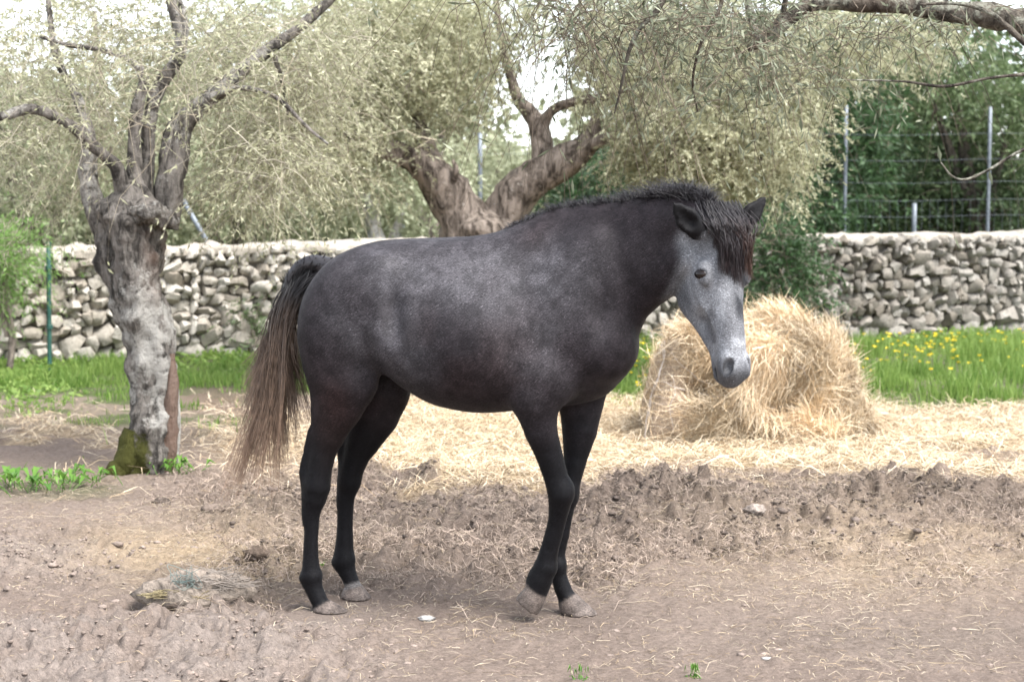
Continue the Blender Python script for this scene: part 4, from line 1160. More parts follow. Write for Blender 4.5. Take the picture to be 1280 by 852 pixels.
def sd_ell(G, c, r, R=None):
    q = G - np.asarray(c, np.float32)
    if R is not None: q = q @ np.asarray(R, np.float32)       # columns of R are the ellipsoid's axes
    r = np.asarray(r, np.float32)
    k0 = np.linalg.norm(q / r, axis=-1); k1 = np.linalg.norm(q / (r * r), axis=-1) + 1e-6
    return k0 * (k0 - 1) / k1

def sd_cone(G, a, b, ra, rb, e=None, f=1.0):
    a = np.asarray(a, np.float32); b = np.asarray(b, np.float32)
    q = G - a; d = b - a
    if e is not None:
        e = np.asarray(e, np.float32); e = e / np.linalg.norm(e)
        q = q + (q @ e)[..., None] * e * (1 / f - 1)
        d = d + (d @ e) * e * (1 / f - 1)
    L2 = float(d @ d) + 1e-9
    t = np.clip((q @ d) / L2, 0, 1)
    dist = np.linalg.norm(q - t[..., None] * d, axis=-1) - (ra + (rb - ra) * t)
    return dist * min(f, 1.0)

F = Field((-0.92, -0.62, -0.03), (1.12, 0.42, 1.72), 0.0085)
X0 = 0.0
def ell(c, r, k=0.05, R=None):
    m = max(r); sl, G = F.box(np.array(c) - m, np.array(c) + m)
    F.add(sl, sd_ell(G, c, r, R), k)
def chain(nodes, k=0.03, kin=0.003, e=(0, 1, 0)):
    """nodes: (point, radius, flattening along e)"""
    P = np.array([n[0] for n in nodes]); m = max(n[1] for n in nodes)
    sl, G = F.box(P.min(0) - m, P.max(0) + m)
    D = None
    for (a, ra, fa), (b, rb, fb) in zip(nodes[:-1], nodes[1:]):
        d = sd_cone(G, a, b, ra, rb, e, (fa + fb) / 2)
        if D is None: D = d
        else:
            h = np.clip(0.5 + 0.5 * (D - d) / kin, 0, 1); D = D * (1 - h) + d * h - kin * h * (1 - h)
    F.add(sl, D, k)

# torso: (pixel x, top y, bottom y, half width m, z share of widest, exponent above)
ST = [(388, 364, 440, .09, .5, 2.0), (400, 339, 455, .15, .5, 2.0), (420, 320, 460, .205, .5, 2.0), (455, 305.5, 450, .25, .48, 2.1),
      (478, 300, 449, .255, .46, 2.1), (505, 298.5, 482, .27, .46, 2.15), (545, 297, 504, .285, .44, 2.1), (590, 295.5, 511, .295, .43, 2.0), (625, 290, 512, .285, .43, 1.8),
      (660, 277, 511, .255, .43, 1.6), (695, 267, 508, .225, .42, 1.55), (730, 268, 504, .205, .42, 1.6), (762, 282, 494, .185, .45, 1.9),
      (785, 315, 464, .15, .5, 2.0), (800, 350, 442, .10, .5, 2.0)]
st = []
for (x, yt, yb, w, zs, ex) in ST:
    a = hp(x, yt, 0); b = hp(x, yb, 0)
    st.append(((a[0] + b[0]) / 2, a[2], b[2], w, zs, ex))
st = np.array(st)
xs = F.ax[0]
fine = [np.interp(xs, st[:, 0], st[:, k]) for k in range(6)]
ker = np.hanning(17); ker /= ker.sum()
fine = [np.convolve(np.pad(a, 8, 'edge'), ker, 'valid') for a in fine]
sl, G = F.box((st[0, 0] + .08, -.4, .7), (st[-1, 0] - .08, .4, 1.6))
ix = slice(sl[0].start, sl[0].stop)
top, bot, hw, zs, ex = [fine[k][ix][:, None, None] for k in (1, 2, 3, 4, 5)]
zc = bot + (top - bot) * zs
up = G[..., 2] > zc
v = np.where(up, (G[..., 2] - zc) / (top - zc), (zc - G[..., 2]) / (zc - bot))
w = np.abs(G[..., 1]) / hw
pe = np.where(up, ex, 2.15)
r = (np.maximum(v, 1e-4) ** pe + np.maximum(w, 1e-4) ** pe) ** (1 / pe)
q = np.sqrt((G[..., 2] - zc) ** 2 + G[..., 1] ** 2)
d = q * (1 - 1 / np.maximum(r, 0.05))
ends = np.maximum(np.maximum(st[0, 0] + .05 - G[..., 0], G[..., 0] - (st[-1, 0] - .03)), -1)
d = np.maximum(d, ends)
F.add(sl, d.astype(np.float32), 0)
M_ = 1 / PXM
def q3(px, py, s): return hp(px, py, s)
# rump, buttocks, croup muscles
for sgn in (-1, 1):
    ell(q3(430, 395, sgn * .13), (.165, .12, .185), .05)
    ell(q3(408, 425, sgn * .12), (.095, .095, .17), .05)
    ell(q3(466, 354, sgn * .13), (.18, .11, .12), .06)
    # shoulder blade, point of shoulder, upper arm, breast
    ca, sa = math.cos(math.radians(62)), math.sin(math.radians(62))
    R = np.array([[ca, 0, -sa], [0, 1, 0], [sa, 0, ca]])
    ell(q3(712, 372, sgn * .135), (.25, .07, .12), .07, R)
    ell(q3(748, 428, sgn * .135), (.095, .075, .12), .06)
    ell(q3(680, 470, sgn * .145), (.13, .07, .11), .05)
    ell(q3(766, 434, sgn * .085), (.085, .085, .115), .05)
ell(q3(600, 418, 0), (.32, .285, .275), .05)
for sgn in (-1, 1):
    # hollow of the flank, groove behind the shoulder, groove in front of the shoulder, point of hip
    for (px_, py_, s_, r_) in ((486, 392, .318, (.045, .075, .13)), (636, 452, .312, (.026, .055, .15)), (752, 372, .236, (.03, .05, .14)), (455, 455, .29, (.02, .045, .07)), (560, 300, .26, (.2, .06, .02))):
        c_ = q3(px_, py_, sgn * s_); sl, G = F.box(c_ - .16, c_ + .16)
        F.sub(sl, sd_ell(G, c_, r_), .04)
    ell(q3(474, 335, sgn * .20), (.05, .03, .04), .05)
    ell(q3(662, 497, sgn * .165), (.05, .05, .05), .04)
# neck and crest
ne = np.array([0.28, 1, 0])
chain([(q3(690, 360, 0), .225, .72), (q3(743, 335, -.02), .200, .62), (q3(790, 321, -.06), .168, .56), (q3(828, 309, -.11), .142, .52), (q3(862, 293, -.16), .104, .56)], .07, .05, ne)
chain([(q3(690, 290, 0), .05, 1), (q3(745, 283, -.02), .05, 1), (q3(800, 277, -.07), .05, 1), (q3(850, 272, -.15), .05, 1), (q3(882, 272, -.21), .045, 1)], .06, .03, ne)
chain([(q3(766, 408, -.03), .085, .9), (q3(797, 367, -.07), .066, .8), (q3(832, 340, -.14), .050, .8), (q3(858, 322, -.2), .050, .9)], .04, .02, ne)

# legs: rows of (left edge x, right edge x, y, s, lateral flattening)
def leg(rows, k=.04, kin=.003):
    N = []
    C = np.array([((a + b) / 2, y) for a, b, y, *_ in rows])
    for i, (a, b, y, s, f) in enumerate(rows):
        j0, j1 = max(i - 1, 0), min(i + 1, len(rows) - 1)
        t = C[j1] - C[j0]; cs = abs(t[1]) / np.hypot(*t)
        N.append((hp((a + b) / 2, y, s), (b - a) / 2 * cs * M_, f))
    chain(N, k, kin)
sN, sF = -.115, .105
leg([(380, 486, 430, sN - .01, .62), (386, 471, 475, sN - .01, .66), (390, 452, 508, sN, .72), (389, 435, 536, sN, .8)], .05, .03)
leg([(390, 440, 520, sN, .8), (389, 430, 546, sN, .85), (386, 420, 568, sN, .9), (383, 415, 590, sN, .95), (378, 414, 607, sN, .9), (377, 409, 622, sN, .85), (378, 401, 640, sN, .8), (380, 399, 658, sN, .8), (379, 398, 680, sN, .85), (378, 399, 702, sN, .9), (376, 402, 720, sN, 1), (380, 404, 734, sN, 1), (386, 410, 748, sN, 1), (391, 413, 757, sN, 1)], .02)
chain([(hp(398, 548, sN), .05, .5), (hp(383, 576, sN), .022, .7), (hp(380.5, 591, sN), .022, .85), (hp(385, 618, sN), .02, .8), (hp(384, 650, sN), .017, .9)], .018)
chain([(hp(381, 722, sN), .022, 1.1), (hp(383, 728, sN), .018, 1.1)], .015)
leg([(420, 515, 450, sF, .62), (428, 512, 490, sF, .7), (438, 497, 520, sF, .78), (430, 478, 550, sF, .85)], .05, .03)
leg([(432, 484, 540, sF, .85), (428, 468, 563, sF, .9), (424, 457, 584, sF, .95), (421, 452, 602, sF, .88), (421, 444, 622, sF, .8), (421, 442, 642, sF, .85), (420, 442, 668, sF, .85), (417, 443, 690, sF, .95), (416, 444, 701, sF, 1), (422, 446, 714, sF, 1), (428, 450, 726, sF, 1), (431, 453, 734, sF, 1)], .02)
chain([(hp(438, 535, sF), .05, .5), (hp(429, 548, sF), .022, .7), (hp(428, 563, sF), .022, .85), (hp(430, 594, sF), .02, .8), (hp(427, 630, sF), .017, .9)], .018)
chain([(hp(421, 702, sF), .022, 1.1), (hp(424, 708, sF), .018, 1.1)], .015)
fN, fF = -.15, .135
leg([(640, 712, 470, fN, .7), (642, 698, 505, fN + .005, .72), (655, 697, 538, fN + .02, .78), (669, 704, 568, fN + .04, .85), (680, 711, 598, fN + .055, .95), (685, 716, 617, fN + .06, 1.0), (686, 713, 632, fN + .065, .95), (685, 708, 650, fN + .07, .85), (680, 703, 670, fN + .075, .85), (674, 698, 690, fN + .08, .9), (667, 696, 708, fN + .085, 1.0), (661, 692, 722, fN + .085, 1), (658, 688, 733, fN + .085, 1)], .04, .003)
leg([(692, 765, 472, fF, .7), (697, 756, 500, fF, .72), (702, 747, 538, fF - .015, .8), (704, 733, 578, fF - .03, .9), (700, 725, 606, fF - .04, 1.0), (699, 722, 622, fF - .045, 1.0), (695, 717, 640, fF - .05, .85), (694, 712, 668, fF - .055, .85), (693, 707, 690, fF - .06, .9), (686, 706, 708, fF - .06, 1.0), (688, 709, 720, fF - .06, 1), (692, 715, 735, fF - .06, 1), (696, 720, 746, fF - .06, 1)], .04, .003)
for (px_, py_, s_, r_) in ((703, 614, fN + .06, (.046, .046, .060)), (711, 616, fF - .045, (.040, .044, .058)), (397, 604, sN, (.042, .036, .062)), (438, 597, sF, (.040, .036, .062)),
                           (390, 719, sN, (.040, .038, .034)), (431, 698, sF, (.042, .038, .036)), (683, 708, fN + .085, (.042, .040, .040)), (697, 706, fF - .06, (.036, .038, .040))):
    ell(hp(px_, py_, s_), r_, .012)
chain([(hp(669, 716, fN + .085), .022, 1.1), (hp(663, 727, fN + .085), .018, 1.1)], .015)

# hooves: sloped cones cut flat at the sole
HOOF = []
def hoof(c, b, rc_, rb_, sole=None, k=.008):
    c = np.array(c); b = np.array(b)
    ax = (b - c) / np.linalg.norm(b - c)
    nrm = np.array([0, 0, -1.0]) if sole is None else np.array(sole) / np.linalg.norm(sole)
    m = .12
    sl, G = F.box(np.minimum(c, b) - m, np.maximum(c, b) + m, .02)
    t = (G - c) @ ax / np.linalg.norm(b - c)
    rad = np.linalg.norm((G - c) - ((G - c) @ ax)[..., None] * ax, axis=-1)
    d = (rad - (rc_ + (rb_ - rc_) * t)) * .95
    d = np.maximum(d, -t * np.linalg.norm(b - c) - .004)
    d = np.maximum(d, (G - b) @ nrm)
    F.add(sl, d.astype(np.float32), k)
    HOOF.append((c, b))
def gz(p, z=0.0): q = np.array(p); q[2] = z; return q
h1 = hp(402, 756, sN); hoof(h1, gz(hp(406, 773, sN), .0), .040, .056)
h2 = hp(441, 734, sF); hoof(h2, gz(hp(444, 757, sF), .0), .040, .060)
h3 = hp(709, 748, fF - .06); hoof(h3, gz(hp(720, 772, fF - .06), .0), .040, .060)
c4 = hp(672, 738, fN + .085); b4 = hp(659, 757, fN + .085)
hoof(c4, b4, .042, .054, sole=(b4 - c4) + np.array([-.012, 0, -.012]))

# head frame (x from poll to muzzle, y to the horse's left, z to the face's front)
HPHI = math.radians(64); HB = math.radians(74); HS = 1.0
hd_w = np.array([math.cos(HPHI), -math.sin(HPHI), 0])
zw = np.array([0, 0, 1.0])
a_w = math.cos(HB) * hd_w - math.sin(HB) * zw
f_w = math.sin(HB) * hd_w + math.cos(HB) * zw
l_w = np.cross(f_w, a_w)
toL = np.stack([HU, HN, zw])                 # world -> horse frame
HR = toL @ np.stack([a_w, l_w, f_w], 1)      # head frame -> horse frame
HEADP = loc_of(at(902, 264, 5.62))
def hh(p): return HEADP + HR @ (np.array(p) * HS)
def head_box(): return F.box(HEADP - .5, HEADP + .75, 0)
slh, Gh = F.box(np.minimum(HEADP, hh((.62, 0, 0))) - .32, np.maximum(HEADP, hh((.62, 0, 0))) + .32, 0)
Q = ((Gh - HEADP.astype(np.float32)) @ HR.astype(np.float32)) / np.float32(HS)
Hd = np.full(Q.shape[:3], .5, np.float32)
def hadd(d, k=.03):
    global Hd
    h = np.clip(0.5 + 0.5 * (Hd - d) / k, 0, 1); Hd = Hd * (1 - h) + d * h - k * h * (1 - h)
def hsub(d, k=.01):
    global Hd
    d = -d; h = np.clip(0.5 - 0.5 * (Hd - d) / k, 0, 1); Hd = Hd * (1 - h) + d * h + k * h * (1 - h)
hadd(sd_ell(Q, (.075, 0, -.055), (.115, .074, .072)))
hadd(sd_ell(Q, (.20, 0, -.085), (.15, .078, .085)), .04)
hadd(sd_cone(Q, (.16, 0, -.052), (.46, 0, -.046), .062, .036, (0, 1, 0), 1.1), .04)
hadd(sd_cone(Q, (.30, 0, -.10), (.50, 0, -.085), .062, .050, (0, 1, 0), .80), .04)
for sg in (-1, 1):
    hadd(sd_ell(Q, (.205, sg * .054, -.152), (.135, .038, .098)), .035)
    hadd(sd_cone(Q, (.270, sg * .047, -.222), (.42, sg * .024, -.152), .031, .022), .035)
    hadd(sd_ell(Q, (.205, sg * .082, -.036), (.050, .024, .026)), .016)
    hadd(sd_ell(Q, (.212, sg * .078, -.078), (.036, .018, .012)), .014)
    hadd(sd_cone(Q, (.245, sg * .080, -.092), (.39, sg * .054, -.085), .012, .008), .018)
    hadd(sd_ell(Q, (.532, sg * .034, -.056), (.045, .026, .040)), .022)
hadd(sd_ell(Q, (.535, 0, -.080), (.055, .047, .055)), .03)
hadd(sd_ell(Q, (.572, 0, -.098), (.030, .038, .035)), .025)
hadd(sd_cone(Q, (.42, 0, -.150), (.545, 0, -.140), .027, .032), .03)
def hsamp(p):
    i = np.round((HEADP + HR @ (np.asarray(p) * HS) - Gh[0, 0, 0]) / F.h).astype(int)
    return Hd[tuple(i)]
def hsurf(p, d):
    p = np.array(p, float); d = np.array(d, float) / np.linalg.norm(d)
    while hsamp(p) < 0: p = p + d * .002
    return p
NOS = {}; EYE = {}
for sg in (-1, 1):
    nd_ = np.array([.10, sg * .80, .50])
    NOS[sg] = hsurf((.530, sg * .010, -.062), np.array([.10, sg * .72, .62]))
    EYE[sg] = hsurf((.212, sg * .03, -.066), (0, sg, 0.42))
for sg in (-1, 1):
    # nostril (a slanted comma), eye socket, hollow above the eye, mouth line, hollow of the cheek
    ax = np.array([.86, 0, -.5]); ay = np.array([.10, sg * .80, .50]); ay -= ax * (ax @ ay); ay /= np.linalg.norm(ay)
    Rn = np.stack([ax, ay, np.cross(ax, ay)], 1)
    hsub(sd_ell(Q, NOS[sg] + ax * .004, (.030, .040, .015), Rn), .007)
    hsub(sd_ell(Q, NOS[sg] - ax * .018 + np.array([0, -sg * .004, .006]), (.014, .018, .009), Rn), .008)
    en_ = np.array([0, sg * .90, .42]); et_ = np.array([0.25, -sg * .42, .88]); et_ -= en_ * (en_ @ et_) / (en_ @ en_); et_ /= np.linalg.norm(et_); en_ /= np.linalg.norm(en_)
    hsub(sd_ell(Q, EYE[sg] + en_ * .005, (.0145, .016, .030), np.stack([np.cross(en_, et_), en_, et_], 1)), .006)
    hsub(sd_ell(Q, (.140, sg * .092, -.03), (.026, .018, .018)), .025)
    hsub(sd_ell(Q, (.575, sg * .045, -.124), (.055, .022, .0045)), .008)
    hsub(sd_ell(Q, (.43, sg * .075, -.115), (.09, .018, .03)), .04)
F.add(slh, Hd * HS, .016)
# ears
def ear(base, tip, e, wide, k=.012):
    base, tip = np.array(base), np.array(tip)
    ax = tip - base; L = np.linalg.norm(ax)
    mid = base + ax * .42
    sl, G = F.box(np.minimum(base, tip) - .06, np.maximum(base, tip) + .06, .02)
    d = np.minimum(sd_cone(G, base, mid, wide * .85, wide, e, .62), sd_cone(G, mid, tip, wide, .005, e, .62))
    d = np.minimum(d, sd_cone(G, base + ax * .3, base + ax * .75, wide, wide * .55, e, .62))
    F.add(sl, d, k)
    en = np.array(e) / np.linalg.norm(e)
    d = np.minimum(sd_cone(G, base + ax * .22 + en * wide * .55, mid + en * wide * .6, wide * .55, wide * .6, e, .6),
                   sd_cone(G, mid + en * wide * .6, base + ax * .9 + en * wide * .15, wide * .6, .006, e, .6))
    F.sub(sl, d, .008)
def wl(px, py, y): return loc_of(at(px, py, y))
EN_b, EN_t = wl(872, 288, 5.55), wl(840, 252, 5.52)
EF_b, EF_t = wl(928, 281, 5.64), wl(960, 243, 5.66)
ear(EN_b, EN_t, toL @ np.array([-.25, -.85, .1]), .042)
ear(EF_b, EF_t, toL @ np.array([.3, -.8, .35]), .035)

def surface_nets(F):
    D = F.D
    n = D.shape
    ins = D < 0
    cnt = np.zeros([k - 1 for k in n], np.int8)
    for c in np.ndindex(2, 2, 2):
        cnt += ins[c[0]:n[0] - 1 + c[0], c[1]:n[1] - 1 + c[1], c[2]:n[2] - 1 + c[2]]
    act = (cnt > 0) & (cnt < 8)
    I = np.argwhere(act)
    idx = np.full(act.shape, -1, np.int64); idx[act] = np.arange(len(I))
    S = np.zeros((len(I), 3)); W = np.zeros(len(I))
    cs = [np.array(c) for c in np.ndindex(2, 2, 2)]
    for a in cs:
        for b in cs:
            if (b - a).sum() == 1 and ((b - a) >= 0).all():
                da = D[tuple((I + a).T)]; db = D[tuple((I + b).T)]
                m = (da < 0) != (db < 0)
                t = np.where(m, da / np.where(m, da - db, 1), 0)
                S[m] += (a + t[:, None] * (b - a))[m]; W[m] += 1
    V = F.lo + F.h * (I + S / W[:, None])
    Q = []
    for k in range(3):
        u, w = (k + 1) % 3, (k + 2) % 3
        lo = [slice(None)] * 3; hi = [slice(None)] * 3
        lo[k] = slice(0, -1); hi[k] = slice(1, None)
        A, B = ins[tuple(lo)], ins[tuple(hi)]
        for flip, M in ((False, A & ~B), (True, ~A & B)):
            E = np.argwhere(M)
            E = E[(E[:, u] > 0) & (E[:, w] > 0) & (E[:, u] < n[u] - 1) & (E[:, w] < n[w] - 1)]
            def c(du, dw):
                J = E.copy(); J[:, u] -= du; J[:, w] -= dw
                return idx[tuple(J.T)]
            q = np.stack([c(1, 1), c(0, 1), c(0, 0), c(1, 0)], 1)
            Q.append(q[:, ::-1] if flip else q)
    Q = np.concatenate(Q)
    return V, Q[(Q >= 0).all(1)]

HV, HQ = surface_nets(F)
# light smoothing of the grid steps
for it in range(3):
    acc = np.zeros_like(HV); n_ = np.zeros(len(HV))
    for a, b in ((0, 1), (1, 2), (2, 3), (3, 0)):
        np.add.at(acc, HQ[:, a], HV[HQ[:, b]]); np.add.at(acc, HQ[:, b], HV[HQ[:, a]])
        np.add.at(n_, HQ[:, a], 1); np.add.at(n_, HQ[:, b], 1)
    HV = HV + (.5 if it % 2 == 0 else -.30) * (acc / np.maximum(n_, 1)[:, None] - HV)

# coat colour, painted on the horse's own coordinates
def coat_colour(V):
    X, Y, Z = V.T
    n1 = fbm(V * 5.0, 3, 31); n2 = fbm(V * 26.0, 3, 41); n3 = fbm(V * 90.0, 2, 51)
    body = np.array([.0305, .0240, .0275])
    C = np.tile(body, (len(V), 1))
    def lay(col, w): C[:] = C * (1 - w[:, None]) + np.array(col) * w[:, None]
    def spot(px, py, r, s=-.25): return np.exp(-np.sum(((V - hp(px, py, s)) / np.array(r)) ** 2, 1))
    lay((.171, .164, .178), .95 * np.clip(spot(575, 335, (.42, .5, .12)) + .8 * spot(500, 425, (.14, .5, .17)) + .6 * spot(670, 420, (.2, .5, .22)) + .5 * spot(430, 420, (.12, .5, .12)), 0, 1) * (.45 + .55 * sstep(.25, .7, n1)))  # light grey coat patches; the highlight along the barrel top is painted in too
    lay((.052, .026, .023), .95 * np.clip(spot(585, 440, (.26, .5, .14)) + spot(412, 520, (.1, .4, .16)) + .3 * spot(660, 285, (.06, .4, .1)), 0, 1) * sstep(.2, .65, fbm(V * 4, 2, 77)))
    C *= (0.74 + .42 * sstep(.3, .72, n2) + .25 * (fbm(V * np.array([60, 60, 30]), 2, 61) - .5))[:, None]
    lg = sstep(.80, .58, Z + .08 * (n1 - .5) + .10 * sstep(1.05, 1.25, X) * 0)
    lay((.0085, .0078, .0095), lg)
    lay((.026, .015, .013), .6 * np.clip(spot(415, 535, (.07, .12, .12), -.14), 0, 1))
    # hooves and pasterns
    for k, (c, b) in enumerate(HOOF):
        ax = (b - c) / np.linalg.norm(b - c)
        t = (V - c) @ ax
        near = np.linalg.norm(V - (c + b) / 2, axis=1) < .125
        hfw = near * sstep(-.008, .004, t)
        if k == 1:
            lay((.24, .22, .21), near * sstep(-.028, -.016, t) * (1 - hfw) * .9)
        lay((.28, .225, .195), hfw)
        C *= (1 - hfw * (.25 * n2 + .22 * sstep(.4, .6, vnoise(np.stack([t * 120, 0 * t, 0 * t], -1), 63)) + .25 * sstep(.5, .7, n3)))[:, None]
    # head
    q = ((V - HEADP) @ HR) / HS
    hx, hy, hz = q.T
    hn = fbm(q * 17, 3, 91)
    back = np.interp(hx, [-.05, .02, .06, .10, .16, .24, .32, .45, .6], [-.06, -.10, -.145, -.185, -.23, -.270, -.28, -.28, -.28])
    inh = sstep(-.030, .034, hz - back + .03 * (hn - .5)) * sstep(.142, .100, np.abs(hy)) * sstep(.02, .06, hx)
    lay((.31, .315, .335), inh * (.70 + .3 * sstep(.3, .7, hn)))
    lay((.48, .49, .515), .85 * inh * sstep(.24, .36, hx) * sstep(.54, .46, hx) * sstep(.35, .62, hn) * sstep(-.17, -.12, hz))
    lay((.46, .47, .50), .65 * inh * np.exp(-(((hx - .17) / .06) ** 2 + ((hz + .10) / .05) ** 2)))
    lay((.040, .041, .047), inh * .95 * sstep(.34, .52, fbm(q * 15, 2, 95)) * sstep(-.075, -.04, hz) * sstep(.43, .34, hx) * sstep(.12, .18, hx) * sstep(-.012, .012, hy))
    lay((.13, .135, .148), inh * .65 * sstep(-.11, -.16, hz) * sstep(.36, .25, hx) * sstep(.3, .6, fbm(q * 11, 2, 99)))
    lay((.15, .153, .165), inh * .8 * sstep(.50, .56, hx + .25 * (-.07 - hz)))
    for sg in (-1, 1):
        ey = np.linalg.norm((q - EYE[sg]) / np.array([.72, 1.2, 1.35]), axis=1)
        lay((.014, .014, .016), .95 * sstep(.028, .018, ey))
        no = np.linalg.norm(((q - NOS[sg]) @ np.stack([np.array([.86, 0, -.5]), np.array([0, 1, 0]), np.array([.5, 0, .86])], 1)) / np.array([1.5, 1, .8]), axis=1)
        lay((.006, .006, .007), .97 * sstep(.027, .020, no))
    mo = (np.abs(hz + .124) < .006) & (hx > .52) & (hx < .66) & (np.abs(hy) < .1)
    lay((.02, .02, .022), mo * .8)
    for b, t, cc in ((EN_b, EN_t, 0), (EF_b, EF_t, 0)):
        ax = t - b; L = np.linalg.norm(ax)
        u = (V - b) @ ax / L ** 2
        rr = np.linalg.norm(V - b - u[:, None] * ax, axis=1)
        lay((.008, .007, .008), (rr < .065) * sstep(-.25, -.05, u) * (u < 1.3))
    return np.clip(C * (.56 * (.93 + .14 * n3))[:, None], .003, .9)

mh, t, b = new_mat('horse_coat', 0.55, 0.13)
a_ = nd(t, 'ShaderNodeVertexColor', layer_name='Col')
co = nd(t, 'ShaderNodeTexCoord')
mp = nd(t, 'ShaderNodeMapping'); mp.inputs['Scale'].default_value = (130, 130, 420)
mp.inputs['Rotation'].default_value = (0, math.radians(35), 0)
t.links.new(co.outputs['Object'], mp.inputs['Vector'])
n1 = nd(t, 'ShaderNodeTexNoise', Scale=1.0, Detail=3.0, Roughness=0.7)
t.links.new(mp.outputs['Vector'], n1.inputs['Vector'])
r1 = ramp(t, n1.outputs['Fac'], [(0.28, (0.42,) * 3), (0.5, (0.9,) * 3), (0.66, (1.6,) * 3), (0.8, (2.6,) * 3)])
c1 = mixc(t, 1.0, a_.outputs['Color'], r1.outputs['Color'], 'MULTIPLY')
t.links.new(c1, b.inputs['Base Color'])
b.inputs['Sheen Weight'].default_value = 0.03
b.inputs['Sheen Roughness'].default_value = 0.4
bump(t, b, n1.outputs['Fac'], 0.35, 0.004)

HROT = -TH
horse = empty('horse', HO, HROT)
tag(horse, 'dark grey horse with pale grey face and black legs standing side-on', 'horse')
HCOL = coat_colour(HV)
body = mesh_obj('body', HV, HQ, mh, horse, True, HCOL)
# short lying hair of the coat: one small blade each, swept back and down
fn_ = np.cross(HV[HQ[:, 2]] - HV[HQ[:, 0]], HV[HQ[:, 3]] - HV[HQ[:, 1]])
fa_ = np.linalg.norm(fn_, axis=1); fn_ /= fa_[:, None] + 1e-12
hi = rng.choice(len(HQ), 150000, p=fa_ / fa_.sum())
w4 = rng.dirichlet((1, 1, 1, 1), len(hi))
hpos = (HV[HQ[hi]] * w4[..., None]).sum(1); hnor = fn_[hi]; hcol = HCOL[HQ[hi, 0]]
hq_ = ((hpos - HEADP) @ HR); onhead = (hq_[:, 0] > .03) & (hq_[:, 2] > -.27) & (np.abs(hq_[:, 1]) < .13)
sweep = np.where(onhead[:, None], HR @ np.array([1.0, 0, -.15]), np.array([-.75, 0, -.65])) + rng.normal(0, .22, hpos.shape) + .35 * (np.stack([fbm(hpos * 6 + 9 * k, 2, 440 + k) for k in range(3)], -1) - .5)
sweep -= hnor * (sweep * hnor).sum(1)[:, None]; sweep /= np.linalg.norm(sweep, axis=1, keepdims=True) + 1e-9
keep = np.ones(len(hi), bool)
for c_, b_ in HOOF: keep &= np.linalg.norm(hpos - (c_ + b_) / 2, axis=1) > .085
for sg in (-1, 1):
    keep &= np.linalg.norm(hpos - hh(EYE[sg]), axis=1) > .034
    keep &= np.linalg.norm(hpos - hh(NOS[sg]), axis=1) > .036
hpos, hnor, hcol, sweep, onhead = hpos[keep], hnor[keep], hcol[keep], sweep[keep], onhead[keep]
hl = rng.uniform(.008, .017, len(hpos)) * np.where(onhead, .6, 1); hw_ = rng.uniform(.0007, .0014, len(hpos))
sd_ = np.cross(hnor, sweep) * hw_[:, None] / 2
tri = np.stack([hpos - sd_, hpos + sd_, hpos + sweep * hl[:, None] + hnor * (hl * rng.uniform(.08, .28, len(hl)))[:, None]], 1).reshape(-1, 3)
gain = np.clip(rng.lognormal(0, .5, len(hpos)), .35, 3.2)[:, None]
sh = mesh_obj('short_hair', tri, np.arange(len(tri)).reshape(-1, 3), mh, body, False, np.repeat(np.clip(hcol * gain, .003, .8), 3, 0))
sh['kind'] = 'stuff'

# eyes
me_, t, b = new_mat('eye_dark', 0.16, 0.35)
co = nd(t, 'ShaderNodeTexCoord')
n1 = nd(t, 'ShaderNodeTexNoise', Scale=40.0)
t.links.new(co.outputs['Object'], n1.inputs['Vector'])
r1 = ramp(t, n1.outputs['Fac'], [(.3, (.006, .004, .004)), (.7, (.016, .010, .008))])
t.links.new(r1.outputs['Color'], b.inputs['Base Color'])
th = np.linspace(0, math.pi, 13); ph = np.arange(20) * 2 * math.pi / 20
for sg in (-1, 1):
    sv = np.array([[math.sin(a) * math.cos(p), math.sin(a) * math.sin(p), math.cos(a)] for a in th for p in ph])
    ex_ = np.cross(en_ := np.array([0, sg * .90, .42]) / .993, et_ := np.array([.25, -sg * .40, .87]) / np.linalg.norm([.25, .40, .87])); sv = sv[:, :1] * .0175 * ex_ + sv[:, 1:2] * .017 * en_ + sv[:, 2:] * .027 * et_
    c = EYE[sg] - np.array([0, sg * .90, .42]) * .0160
    V = np.array([hh(c + p) for p in sv])
    fq = np.array([[i * 20 + j, i * 20 + (j + 1) % 20, (i + 1) * 20 + (j + 1) % 20, (i + 1) * 20 + j] for i in range(12) for j in range(20)])
    mesh_obj('eye', V, fq, me_, horse)

# hair material: colour from the attribute, silky
mhair, t, b = new_mat('horse_hair', 0.42, 0.4)
a_ = nd(t, 'ShaderNodeVertexColor', layer_name='Col')
co = nd(t, 'ShaderNodeTexCoord')
n1 = nd(t, 'ShaderNodeTexNoise', Scale=35.0, Detail=2.0)
t.links.new(co.outputs['Object'], n1.inputs['Vector'])
r1 = ramp(t, n1.outputs['Fac'], [(.3, (.7,) * 3), (.7, (1.3,) * 3)])
t.links.new(mixc(t, 1.0, a_.outputs['Color'], r1.outputs['Color'], 'MULTIPLY'), b.inputs['Base Color'])

def hair(name, P, R, C, parent):
    v, f = tubes(P, R, 3)
    return mesh_obj(name, v, f, mhair, parent, True, np.repeat(C.reshape(-1, 3), 3, 0))

